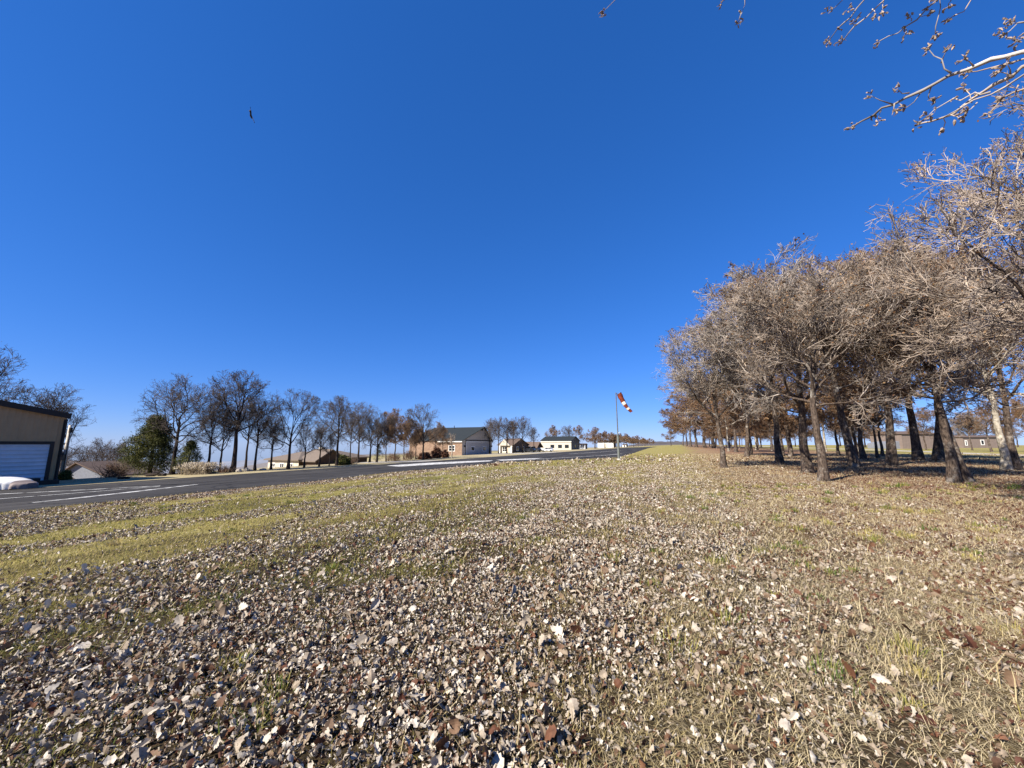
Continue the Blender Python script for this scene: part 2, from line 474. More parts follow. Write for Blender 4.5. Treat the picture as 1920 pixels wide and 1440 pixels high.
# ------------------------------------------------------------------ ground sheet, hills
def build_ground():
    th = np.concatenate([np.linspace(-68, 68, 420), np.linspace(68, 292, 60)[1:-1]])
    a = np.radians(th)
    r = np.concatenate([[0.0], np.geomspace(.6, 60, 210), np.geomspace(60, 14000, 130)[1:]])
    RR, AA = np.meshgrid(r, a, indexing='ij')
    X = RR * np.sin(AA); Y = RR * np.cos(AA)
    Z = hz(X, Y)
    V = np.stack([X, Y, Z], -1).reshape(-1, 3)
    nr, na = RR.shape
    i, j = np.meshgrid(np.arange(nr - 1), np.arange(na), indexing='ij')
    j2 = (j + 1) % na
    q = np.stack([i * na + j, (i + 1) * na + j, (i + 1) * na + j2, i * na + j2], -1).reshape(-1, 4)[:, ::-1]
    o = link('ground', np_mesh('ground', V, [q], [M['ground']], True))
    tag(o, kind='structure')
build_ground()

def hill(name, az0, az1, r0, base, top, mat, seed):
    """wooded ridge seen far off, lumpy crest of real depth"""
    na, nd = 160, 14
    az = np.radians(np.linspace(az0, az1, na))
    V = []
    for k in range(nd):
        f = k / (nd - 1)
        rr = r0 * (1 + .5 * f)
        prof = math.sin(math.pi * min(1, .02 + f))
        e = np.sin(np.linspace(0, np.pi, na)) ** .35
        x = rr * np.sin(az); y = rr * np.cos(az)
        zz = base + (top - base) * prof * e * (.82 + .36 * vnoise(x, y, r0 * .25, seed)) + prof * r0 * .0035 * (vnoise(x, y, r0 * .008, seed + 1) - .5)
        V.append(np.stack([x, y, zz], -1))
    V = np.concatenate(V)
    i, j = np.meshgrid(np.arange(nd - 1), np.arange(na - 1), indexing='ij')
    q = np.stack([i * na + j, i * na + j + 1, (i + 1) * na + j + 1, (i + 1) * na + j], -1).reshape(-1, 4)
    o = link(name, np_mesh(name, V, [q], [mat], True))
    return tag(o, kind='structure')
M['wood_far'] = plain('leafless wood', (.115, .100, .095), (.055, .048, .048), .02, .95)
M['wood_hazy'] = plain('hazy distant wood', (.22, .235, .27), (.16, .175, .21), .01, .95)  # blue grey tone stands for haze over the far ridge
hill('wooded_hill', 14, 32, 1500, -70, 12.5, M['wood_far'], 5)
hill('valley_hill', -64, -4, 3200, -330, -140, M['wood_hazy'], 9)

# ------------------------------------------------------------------ runway
NEAR = [ground(*p) for p in ((0, 962), (380, 923), (588, 903), (734, 886), (847, 877), (951, 867), (1020, 864), (1080, 861.5), (1133, 859), (1163, 857.5), (1180, 852), (1200, 845.5), (1217, 840))]
nst = [st_of(*p) for p in NEAR]
near_t = np.array([-80, -20] + [q[1] for q in nst] + [700]); near_s = np.array([19.4, 19.4] + [q[0] for q in nst] + [21])
o_ = np.argsort(near_t); near_t = near_t[o_]; near_s = near_s[o_]
FAR_S = 36.0
def near_edge(t): return np.interp(t, near_t, near_s)
def sheet(name, rows, mat, lift, kind='structure'):
    """rows: list of (n,2) arrays of x,y of equal length"""
    A = np.array(rows)
    Z = hz(A[..., 0], A[..., 1], False) + lift
    V = np.concatenate([A, Z[..., None]], -1).reshape(-1, 3)
    nr, nc = A.shape[:2]
    i, j = np.meshgrid(np.arange(nr - 1), np.arange(nc - 1), indexing='ij')
    q = np.stack([i * nc + j, i * nc + j + 1, (i + 1) * nc + j + 1, (i + 1) * nc + j], -1).reshape(-1, 4)
    o = link(name, np_mesh(name, V, [q], [mat], True))
    # make normals face up
    if o.data.polygons[0].normal.z < 0: o.data.flip_normals()
    if kind: o['kind'] = kind
    return o
ts = np.concatenate([np.arange(-80, 120, 1.0), np.arange(120, 285, 5.0)])
rows = []
for t in ts:
    n0 = float(near_edge(t)) + .18 * (float(vnoise(t, 0, 1.9, 2)) - .5) * 2
    ss = np.linspace(n0, FAR_S + .15 * (float(vnoise(t, 7, 2.3, 3)) - .5), 14)
    rows.append(np.stack(xy_of(ss, t), -1))
sheet('runway', rows, M['asphalt'], .012)

def paint_line(pts, width, lift=.02):
    pts = np.array(pts, float)
    seg = np.linspace(0, len(pts) - 1, 16 * (len(pts) - 1) + 1)
    P = np.stack([np.interp(seg, np.arange(len(pts)), pts[:, k]) for k in (0, 1)], -1)
    T = np.gradient(P, axis=0); T /= np.linalg.norm(T, axis=1)[:, None]
    Nn = np.stack([-T[:, 1], T[:, 0]], -1)
    wd = np.interp(seg, np.arange(len(pts)), np.broadcast_to(width, len(pts)))[:, None]
    return sheet('road_marking', np.stack([P - Nn * wd / 2, P, P + Nn * wd / 2], 1), M['road_paint'], lift)
gp = lambda *ps: [ground(*p) for p in ps]
paint_line(gp((60, 943.5), (150, 934), (260, 921.5), (368, 909)), (.15, .38, .42, .28))
paint_line(gp((-60, 931), (0, 927), (150, 919.5), (300, 911.5)), (.3, .3, .3, .25))
paint_line(gp((-60, 940.5), (0, 936), (150, 924.5), (300, 912.3)), (.22, .22, .22, .18))
def slab(px, lift=.02, name='road_marking', mat=None):
    a = np.array([ground(*p) for p in px[0]]); b = np.array([ground(*p) for p in px[1]])
    sg = np.linspace(0, len(a) - 1, 12 * (len(a) - 1) + 1)
    f = lambda A: np.stack([np.interp(sg, np.arange(len(A)), A[:, k]) for k in (0, 1)], -1)
    A, B = f(a), f(b)
    return sheet(name, [A + (B - A) * k for k in np.linspace(0, 1, 6)], mat or M['road_paint'], lift)
slab(([(724, 873.4), (800, 868.2), (870, 865.0), (925, 863.3)], [(748, 875.2), (815, 871.2), (868, 868.4), (918, 865.2)]))
slab(([(930, 862.3), (965, 860.9), (1017, 859.0)], [(940, 864.0), (968, 862.8), (1003, 860.9)]))
paint_line(gp((985, 862.6), (1060, 858.2), (1130, 854.2), (1165, 851.2)), .55)
paint_line(gp((1066, 851.5), (1110, 848.6), (1165, 844.8)), .5)
# concrete aprons in front of the buildings on the far side
def apron(name, t0, t1, s0, s1, lift=.02):
    rows = [np.stack(xy_of(np.linspace(s0, s1, 10), t), -1) for t in np.linspace(t0, t1, 12)]
    return sheet(name, rows, M['concrete'], lift)
apron('driveway', t_at(866, 64) + 1, t_at(920, 64) - 1, 35.6, 64.5)
apron('driveway', 47, 54, 35.6, 49.5)
# pale gravel track beyond the grove
rows = []
for t in np.linspace(30, 330, 80):
    ss = -44 + 1.6 * math.sin(t * .035) + np.linspace(-2.1, 2.1, 4)
    rows.append(np.stack(xy_of(ss, t), -1))
sheet('track', rows, M['concrete'], .012)

# ------------------------------------------------------------------ buildings
def rect_window(mb_frame, mb_glass, axis, at, a0, a1, z0, z1, out=1, fr=.10):
    """window on a plane; axis 'x': plane x=at spanning y a0..a1; axis 'y': plane y=at spanning x a0..a1. out = direction it looks"""
    d = .05 * out
    def bx(mb, p0, p1, q0, q1, e):
        lo, hi = sorted((at, at + e))
        if axis == 'x': mb.box(lo, hi, p0, p1, q0, q1)
        else: mb.box(p0, p1, lo, hi, q0, q1)
    bx(mb_frame, a0, a1, z0, z0 + fr, d); bx(mb_frame, a0, a1, z1 - fr, z1, d)
    bx(mb_frame, a0, a0 + fr, z0 + fr, z1 - fr, d); bx(mb_frame, a1 - fr, a1, z0 + fr, z1 - fr, d)
    bx(mb_glass, a0 + fr, a1 - fr, z0 + fr, z1 - fr, d * .5)
def window(root, axis, at, a0, a1, z0, z1, out, frame_mat=None, fr=.1, name='window', panes=0):
    f, g = MB(), MB()
    rect_window(f, g, axis, at, a0, a1, z0, z1, out, fr)
    if panes:
        m = (a0 + a1) / 2
        if axis == 'x': f.box(*sorted((at, at + .045 * out)), m - .04, m + .04, z0 + fr, z1 - fr); f.box(*sorted((at, at + .042 * out)), a0 + fr, a1 - fr, (z0 + z1) / 2 - .04, (z0 + z1) / 2 + .04)
        else: f.box(m - .04, m + .04, *sorted((at, at + .045 * out)), z0 + fr, z1 - fr)
    fo = f.build(name, frame_mat or M['white_paint'], root)
    g.build('pane', M['glass'], fo)
    return fo

def gable_shell(root, L, Wd, z0, ze, apex_x, zr, wall_end, wall_side, roof, over=.45, th=.16):
    """Gable ends on y=0 (towards the runway) and y=Wd; ridge along y at x=apex_x. Walls, then roof slabs as parts."""
    wl = MB()
    wl.cur = 0
    wl.add([(0, 0, z0), (L, 0, z0), (L, 0, ze), (apex_x, 0, zr), (0, 0, ze)], [(0, 1, 2, 3, 4)])
    wl.add([(0, Wd, z0), (L, Wd, z0), (L, Wd, ze), (apex_x, Wd, zr), (0, Wd, ze)], [(4, 3, 2, 1, 0)])
    wl.cur = 1
    wl.add([(0, 0, z0), (0, Wd, z0), (0, Wd, ze), (0, 0, ze)], [(3, 2, 1, 0)])
    wl.add([(L, 0, z0), (L, Wd, z0), (L, Wd, ze), (L, 0, ze)], [(0, 1, 2, 3)])
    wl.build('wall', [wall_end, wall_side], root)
    r = MB()
    sl1 = (zr - ze) / apex_x; sl2 = (zr - ze) / (L - apex_x)
    e = .02
    p = [(-over, ze - sl1 * over + e), (apex_x, zr + e), (L + over, ze - sl2 * over + e), (L + over, ze - sl2 * over + e + th), (apex_x, zr + e + th), (-over, ze - sl1 * over + e + th)]
    r.prism(p, -over, Wd + over, 'y')
    return r.build('roof', roof, root)

HR = []
def frame_at(s, t): x, y = xy_of(s, t); return x, y

# tan hangar at the left edge
def tan_hangar():
    s0 = 41.6; t1 = t_at(118, s0)
    L = 19.0; t0 = t1 - L
    x, y = xy_of(s0, t0); xr, yr = xy_of(s0, t1)
    gz = hz1(xr, yr)
    ze = zat(128, 781, yr) - gz
    # height of the rake where it leaves the picture
    ta = t_at(0, s0, 757); xa, ya = xy_of(s0, ta)
    za = zat(0, 757, ya) - gz
    pitch = (za - ze) / (t1 - ta)
    ax = L / 2; zr = ze + pitch * (L - ax)
    root = empty('hangar', (x, y, gz), YAW, 'tan metal hangar with a white roll up door at the left edge', 'hangar')
    gable_shell(root, L, 15, -.6, ze, ax, zr, M['tan_metal'], M['tan_metal'], M['roof_tan'], .06)
    tr = MB()
    for sgn in (0, 1):
        xa_, xb_ = (ax, L + .10) if sgn else (-.10, ax)
        f = lambda q: zr - pitch * abs(q - ax)
        tr.add([(xa_, -.30, f(xa_) - .16), (xb_, -.30, f(xb_) - .16), (xb_, -.30, f(xb_) + .22), (xa_, -.30, f(xa_) + .22),
                (xa_, -.26, f(xa_) - .16), (xb_, -.26, f(xb_) - .16), (xb_, -.26, f(xb_) + .22), (xa_, -.26, f(xa_) + .22)],
               [(0, 1, 2, 3), (7, 6, 5, 4), (0, 4, 5, 1), (3, 2, 6, 7), (0, 3, 7, 4), (1, 5, 6, 2)])
    tr.build('rake_trim', M['dark_trim'], root)
    MB().box(L - .16, L + .03, -.05, -.003, -.3, ze - .22).build('corner_trim', M['dark_trim'], root)
    MB().tube([(L - .06, -.11, .1), (L - .06, -.11, ze - .3)], [.05, .05], 8).build('downspout', M['dark_trim'], root)
    dr = t_at(94, s0) - t0; zt = zat(97, 833, xy_of(s0, t_at(97, s0))[1]) - gz
    d = MB(); d.box(dr - 5.4, dr, -.012, .05, 0.02, zt)
    door = d.build('roll_up_door', M['door_white'], root)
    fr = MB(); fr.box(dr, dr + .2, -.07, -.002, 0, zt + .2); fr.box(dr - 5.68, dr - 5.4, -.07, -.002, 0, zt + .2); fr.box(dr - 5.4, dr, -.07, -.002, zt, zt + .2)
    fr.build('door_frame', M['dark_trim'], root)
    MB().box(dr + .50, dr + .70, -.26, -.003, zt * .72, zt * .72 + .22)  .box(dr + .54, dr + .66, -.30, -.26, zt * .72 + .05, zt * .72 + .2).build('wall_lamp', M['black'], root)
    MB().box(dr - 2.3, dr + .5, -.9, -.35, 0, .32).box(dr - 2.0, dr - .4, -.85, -.4, .32, .5).build('door_foot_blocks', M['dark_trim'], root)  # low dark blocks along the foot of the door
tan_hangar()

def gable_building(name, label, cat, s0, px0, px1, pxback, y_eave, px_apex, y_ridge, wall_end, wall_side, roof, group=None, over=.45, z_base=-.6):
    """gable end towards the runway on column px0..px1, side wall running back to column pxback"""
    t0 = t_at(px0, s0); t1 = t_at(px1, s0)
    x, y = xy_of(s0, t0)
    gz = hz1(*xy_of(s0, (t0 + t1) / 2))
    L = t1 - t0
    Wd = s_at(pxback, t0) - s0
    ta = t_at(px_apex, s0); ya = xy_of(s0, ta)[1]
    ze = zat(px0, y_eave, y) - gz; zr = zat(px_apex, y_ridge, ya) - gz
    root = empty(name, (x, y, gz), YAW, label, cat, group)
    rf = gable_shell(root, L, Wd, z_base, ze, ta - t0, zr, wall_end, wall_side, roof, over)
    return root, L, Wd, ze, ta - t0, zr, t0, gz, rf

# grey hangar home in the middle
root, L, Wd, ze, ax, zr, t0, gz, rf = gable_building('hangar_home', 'grey gabled hangar home with brick side wall and dark green roof', 'house', 64.0, 866.5, 922, 768, 826, 907, 801.5, M['grey_siding'], M['brick'], M['green_roof'])
S_ = 64.0
def lx(px): return t_at(px, S_) - t0
def lz(px, py): return zat(px, py, xy_of(S_, t_at(px, S_))[1]) - gz
d0, d1 = lx(873.5), lx(918.2); dz1 = lz(873.5, 826.5)
MB().box(d0, d1, -.10, -.003, .1, dz1).build('hangar_door', M['grey_door'], root)
fr = MB(); fr.box(d0 - .25, d1 + .25, -.14, -.004, dz1, dz1 + .3); fr.box(d0 - .2, d0, -.06, -.004, 0, dz1); fr.box(d1, d1 + .2, -.06, -.004, 0, dz1)
fr.build('door_track', M['dark_trim'], root)
bd = MB(); bd.box(d0 + .05, d0 + .25, -.13, -.101, .1, dz1 - .2); bd.box(d1 - .25, d1 - .05, -.13, -.101, .1, dz1 - .2); bd.box(d0 + .25, d1 - .25, -.13, -.101, dz1 - .4, dz1 - .2)
bd.build('door_border', M['white_wall'], root)
for pa, pb in ((882.5, 889.5), (904.5, 911.2)):
    window(root, 'y', -.101, lx(pa), lx(pb), lz(pa, 846), lz(pa, 837), -1, None, .22)
for px in (870.5, 921):
    MB().box(lx(px) - .2, lx(px) + .2, -.35, -.003, lz(px, 838), lz(px, 835)).build('wall_lamp', M['black'], root)
MB().tube([(lx(903.5) - .1, -.06, lz(903, 803.5)), (lx(903.5) - .1, -.02, lz(903, 807.5))], [.35, .35], 8).build('gable_vent', M['black'], root)
MB().box(-.52, -.45, -.2, 9.0, ze - .50, ze - .2).build('gutter', M['white_paint'], root)
MB().tube([(ax - 1.5, Wd * .55, zr - .4), (ax - 1.5, Wd * .55, zr + .8)], [.12, .12], 8).build('vent_pipe', M['dark_trim'], rf)
window(root, 'x', -.003, 2.6, 5.0, 1.2, 3.1, -1, None, .16, panes=1)
MB().box(lx(922.4), lx(924.5), 2.0, 8, -.5, ze - .6).build('side_annex', M['brown_shade_wall'], root)

# brown roofed houses beyond it
root, L, Wd, ze, ax, zr, t0, gz, rf = gable_building('house', 'brown roofed house with sunlit cream gable right of the grey hangar home', 'house', 62, 962, 991, 934, 834.5, 976, 823, M['brown_shade_wall'], M['cream_stone'], M['brown_roof'])  # shade of the runway face put in as brown
MB().prism([(1.0, ze - .2), (Wd - 1.0, ze - .2), (Wd * .55, zr - .1)], -.9, -.003, 'x').build('front_gable', M['cream_wall'], root)
p = MB(); p.box(-.9, -.45, .2, .65, -.4, ze - .25); p.build('porch_column', M['white_paint'], root)
p = MB(); p.box(-.9, -.45, Wd - 1.3, Wd - .85, -.4, ze - .25); p.build('porch_column', M['white_paint'], root)
window(root, 'x', -.003, Wd * .42, Wd * .72, .4, 2.3, -1, None, .18, panes=1)
window(root, 'y', -.003, L * .2, L * .34, .6, 2.4, -1, None, .18)
window(root, 'y', -.003, L * .55, L * .7, .6, 2.4, -1, None, .18)

root, L, Wd, ze, ax, zr, t0, gz, rf = gable_building('carport_house', 'low house with reddish brown roof and dark open carport', 'house', 60, 1004, 1013, 984, 837, 1008, 829, M['brown_shade_wall'], M['brown_shade_wall'], M['brown_roof'], over=1.2)
p = MB(); p.box(-5.2, -.5, 0, Wd, ze - .15, ze + .05); p.build('carport_roof', M['cream_wall'], root)
for yy in (.3, Wd / 2, Wd - .5):
    MB().box(-5.0, -4.75, yy, yy + .25, -.3, ze - .16).build('carport_post', M['white_paint'], root)

root, L, Wd, ze, ax, zr, t0, gz, rf = gable_building('white_house', 'long cream white house with dark green roof and shaded gable end', 'house', 60, 1071, 1086.5, 1014, 826.5, 1079, 818.5, M['black'], M['cream_wall'], M['green_roof'])  # gable end coloured black for its shade
rootW = root
for a in (.08, .30, .55):
    window(root, 'x', -.003, Wd * a, Wd * a + 2.4, .9, 2.9, -1, M['dark_trim'], .15)
window(root, 'y', -.003, L * .4, L * .55, 1, 3, -1, M['dark_trim'], .15)
MB().box(-.53, -.46, -.3, Wd, ze - .5, ze - .25).build('gutter', M['white_paint'], root)

root, L, Wd, ze, ax, zr, t0, gz, rf = gable_building('white_shed', 'small white shed between the white house and the brown trees', 'shed', 58, 1098, 1101, 1086, 833.5, 1099.4, 832, M['brown_shade_wall'], M['white_wall'], M['brown_roof'], over=.3)
window(root, 'x', -.003, Wd * .3, Wd * .45, .8, 3, -1, M['dark_trim'], .1)
window(root, 'x', -.003, Wd * .65, Wd * .8, .8, 3, -1, M['dark_trim'], .1)
root, L, Wd, ze, ax, zr, t0, gz, rf = gable_building('white_hangar', 'bright white metal hangar behind the brown trees left of the windsock', 'hangar', 58, 1150, 1155, 1121, 829.8, 1152.5, 827, M['brown_shade_wall'], M['white_wall'], M['green_roof'], over=.3)
MB().box(-.06, -.003, Wd * .35, Wd * .6, 0, ze * .8).build('hangar_door', M['cream_wall'], root)
root, L, Wd, ze, ax, zr, t0, gz, rf = gable_building('far_shed', 'tiny white shed far along the runway right of the windsock pole', 'shed', 52, 1174, 1177, 1167, 834.5, 1175.6, 833, M['brown_shade_wall'], M['white_wall'], M['brown_roof'], over=.3)
MB().box(-.06, -.003, Wd * .3, Wd * .7, 0, ze * .8).build('shed_door', M['brown_shade_wall'], root)

# hipped house below the left trees
def hip_house():
    s0 = 57.0; t0 = t_at(563, s0); t1 = t_at(690, s0)
    x, y = xy_of(s0, t0); L = t1 - t0
    Wd = s_at(506, t0) - s0
    ze_w = zat(530, 860, xy_of(s0 + Wd / 2, t0)[1]); zr_w = zat(598, 846, xy_of(s0 + Wd / 2, t_at(598, s0 + Wd / 2))[1])
    gz = ze_w - 2.9
    root = empty('stone_house', (x, y, gz), YAW, 'cream stone house with tan hipped roof below the bare trees', 'house')
    ze = 2.9; zr = zr_w - gz
    wl = MB(); wl.cur = 0; wl.add([(0, 0, -2), (0, Wd, -2), (0, Wd, ze), (0, 0, ze)], [(3, 2, 1, 0)])
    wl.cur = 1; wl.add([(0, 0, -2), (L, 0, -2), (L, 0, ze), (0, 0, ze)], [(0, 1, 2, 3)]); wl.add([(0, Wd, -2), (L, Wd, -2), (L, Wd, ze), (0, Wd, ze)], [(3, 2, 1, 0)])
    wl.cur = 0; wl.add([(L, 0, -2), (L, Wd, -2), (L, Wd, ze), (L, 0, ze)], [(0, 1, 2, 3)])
    wl.build('wall', [M['cream_stone'], M['brown_shade_wall']], root)  # long walls coloured brown to look shaded
    ov = .5; h = Wd / 2
    r = MB(); e = ze + .02
    r.add([(-ov, -ov, e - .1), (L + ov, -ov, e - .1), (L + ov, Wd + ov, e - .1), (-ov, Wd + ov, e - .1), (h * .9, h, zr), (L - h * .9, h, zr),
           (-ov, -ov, e - .28), (L + ov, -ov, e - .28), (L + ov, Wd + ov, e - .28), (-ov, Wd + ov, e - .28)],
          [(0, 1, 5, 4), (1, 2, 5), (2, 3, 4, 5), (3, 0, 4), (0, 6, 7, 1), (1, 7, 8, 2), (2, 8, 9, 3), (3, 9, 6, 0), (9, 8, 7, 6)])
    rf = r.build('roof', M['tan_roof'], root)
    MB().box(L * .55, L * .55 + .8, h + 1, h + 1.8, ze + .8, zr + .7).build('chimney', M['cream_stone'], rf)
    # projecting gabled porch facing the runway, in shade
    g = MB(); a0, a1 = .6, 6.2; am = (a0 + a1) / 2
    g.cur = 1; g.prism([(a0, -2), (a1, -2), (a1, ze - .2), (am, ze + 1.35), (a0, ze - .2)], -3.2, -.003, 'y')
    g.build('porch', [M['brown_shade_wall'], M['brown_shade_wall']], root)
    pr = MB(); pr.prism([(a0 - .5, ze - .45), (am, ze + 1.38), (a1 + .5, ze - .45), (a1 + .5, ze - .27), (am, ze + 1.56), (a0 - .5, ze - .27)], -3.6, .8, 'y')
    pr.build('porch_roof', M['tan_roof'], root)
    for k in (.16, .45, .74):
        window(root, 'x', -.003, Wd * k, Wd * k + 1.1, .8, 2.2, -1, None, .12, panes=1)
    window(root, 'y', -.003, L * .6, L * .6 + 1.6, .8, 2.2, -1, None, .12)
hip_house()

# house in the valley beside the tan hangar
def valley_house():
    Y = 62.0
    x0 = xr(114, 878) * Y; x1 = xr(200, 890) * Y
    za = zat(146, 868.5, Y); ze = zat(198, 892, Y)
    L = x1 - x0; gz = ze - 2.2
    ax = (146 - 116) / (198 - 116) * L
    root = empty('valley_house', (x0, Y, gz), 0, 'low blue grey gabled house in the dip beside the tan hangar', 'house')
    gable_shell(root, L, 9, -2.5, 2.2, ax, za - gz, M['blue_grey'], M['blue_grey'], M['brown_roof'], .5)
    p = MB(); p.prism([(-.6, 3.4), (4.2, 1.35), (4.2, 1.2), (-.6, 3.2)], -1.7, -.53, 'y').build('porch_roof', M['brown_roof'], root)
    MB().box(3.8, 4.0, -1.6, -1.4, -2.2, 1.2).build('porch_post', M['white_paint'], root)
    window(root, 'y', -.003, L * .45, L * .6, .3, 1.6, -1, None, .1)
valley_house()

# buildings beyond the grove on the right
def right_building(name, label, px0, px1, pyb, pyt, mat, roof, rise, wins=()):
    x0, Y = ground(px0, pyb); x1 = (px1 - 960) / (FPX / CP) * Y
    gz = hz1(x0, Y); L = x1 - x0; ze = zat(px0, pyt, Y) - gz
    root = empty(name, (x0, Y, gz), 0, label, 'building')
    w_ = MB(); w_.box(0, L, 0, 11, -.4, ze).build('wall', mat, root)
    r = MB(); r.prism([(-.5, ze + .02), (11.5, ze + .02), (5.5, ze + rise)], -.4, L + .4, 'x').build('roof', roof, root)
    for a, b, c, d in wins:
        X = lambda p: (p - px0) / (px1 - px0) * L
        window(root, 'y', -.003, X(a), X(b), zat(a, c, Y) - gz, zat(a, d, Y) - gz, -1, None, .25)
    return root, L, ze, Y, gz
root, L, ze, Y, gz = right_building('barn', 'taupe barn with a lean to beyond the right hand trees', 1694, 1768, 841.5, 814, M['barn_wall'], M['brown_roof'], 1.1)
MB().box(L * .42, L * .42 + .2, -.08, -.003, 0, ze - .1).build('corner_trim', M['cream_wall'], root)
lt = MB(); lt.prism([(-3.2, 0), (-.004, 0), (-.004, ze * .52), (-3.2, ze * .36)], 1, 9, 'y').build('lean_to', M['blue_grey'], root)
right_building('long_outbuilding', 'long taupe outbuilding with small windows at the right edge', 1808, 1900, 840, 820, M['barn_wall'], M['brown_roof'], .9, ((1811, 1815.5, 835.5, 825.5), (1840, 1847, 834.5, 824.5)))

# ------------------------------------------------------------------ trees
def tubes(P, Rr, m, ofs=0):
    """P (n,k,3) polylines, Rr (n,k) radii -> verts, quads"""
    n, k, _ = P.shape
    T = np.gradient(P, axis=1)
    T /= np.linalg.norm(T, axis=2, keepdims=True) + 1e-9
    ref = np.where(np.abs(T[:, :1, 2:3]) > .85, np.array([1., 0, 0]), np.array([0, 0, 1.]))
    A = np.cross(T, np.broadcast_to(ref, T.shape)); A /= np.linalg.norm(A, axis=2, keepdims=True) + 1e-9
    B = np.cross(T, A)
    ang = np.arange(m) * 2 * np.pi / m
    V = P[:, :, None, :] + Rr[:, :, None, None] * (A[:, :, None, :] * np.cos(ang)[:, None] + B[:, :, None, :] * np.sin(ang)[:, None])
    idx = np.arange(n * k * m).reshape(n, k, m)
    a = idx[:, :-1, :]; b = idx[:, 1:, :]
    q = np.stack([a, np.roll(a, -1, 2), np.roll(b, -1, 2), b], -1).reshape(-1, 4)
    return V.reshape(-1, 3), q + ofs

def shoots(rng, P0, d0, ln, k, wob, trop, r0, r1, env=None):
    """grow polylines from P0 along d0"""
    n = len(P0)
    nz = rng.normal(0, 1, (n, k, 3)) * wob
    def run(L):
        p = P0.copy(); d = d0.copy(); out = [p.copy()]
        for i in range(k - 1):
            d = d + nz[:, i] + np.array([0, 0, trop])
            d /= np.linalg.norm(d, axis=1, keepdims=True)
            p = p + d * (L / (k - 1))[:, None]
            out.append(p.copy())
        return np.stack(out, 1)
    Pn = run(ln)
    if env is not None:
        c, rad = env
        for _ in range(3):
            q = np.linalg.norm((Pn[:, -1] - c) / rad, axis=1)
            ln = np.where(q > 1.0, ln * .62, ln)
            Pn = run(ln)
    f = np.linspace(0, 1, k)
    return Pn, r0[:, None] * (1 - f) + r1 * f

def branch(rng, P, Rr, per, u0, ang, lens, k, wob, trop, rfac, r1, env, up=0.0, outw=0.0):
    n, kk, _ = P.shape
    idx = np.repeat(np.arange(n), per); m = len(idx)
    u = np.clip(u0 + (1 - u0) * ((np.tile(np.arange(per), n) + rng.random(m)) / per), 0, .999)
    f = u * (kk - 1); i = f.astype(int); fr = (f - i)[:, None]
    p = P[idx, i] * (1 - fr) + P[idx, i + 1] * fr
    rr = Rr[idx, i] * (1 - fr[:, 0]) + Rr[idx, i + 1] * fr[:, 0]
    t = P[idx, i + 1] - P[idx, i]; t /= np.linalg.norm(t, axis=1, keepdims=True) + 1e-9
    q = rng.normal(0, 1, (m, 3)); q -= t * (q * t).sum(1, keepdims=True); q /= np.linalg.norm(q, axis=1, keepdims=True) + 1e-9
    a = np.radians(rng.uniform(*ang, m))[:, None]
    d = t * np.cos(a) + q * np.sin(a)
    d[:, 2] += up
    if outw and env is not None:
        o = (p - env[0]); o /= np.linalg.norm(o, axis=1, keepdims=True) + 1e-9
        d += o * outw
    d /= np.linalg.norm(d, axis=1, keepdims=True)
    pl = np.linalg.norm(np.diff(P, axis=1), axis=2).sum(1)[idx]
    ln = np.minimum(pl * rng.uniform(lens[0], lens[1], m), lens[2]) * (1.15 - .45 * u)
    return shoots(rng, p, d, ln, k, wob, trop, rr * rfac, r1, env)

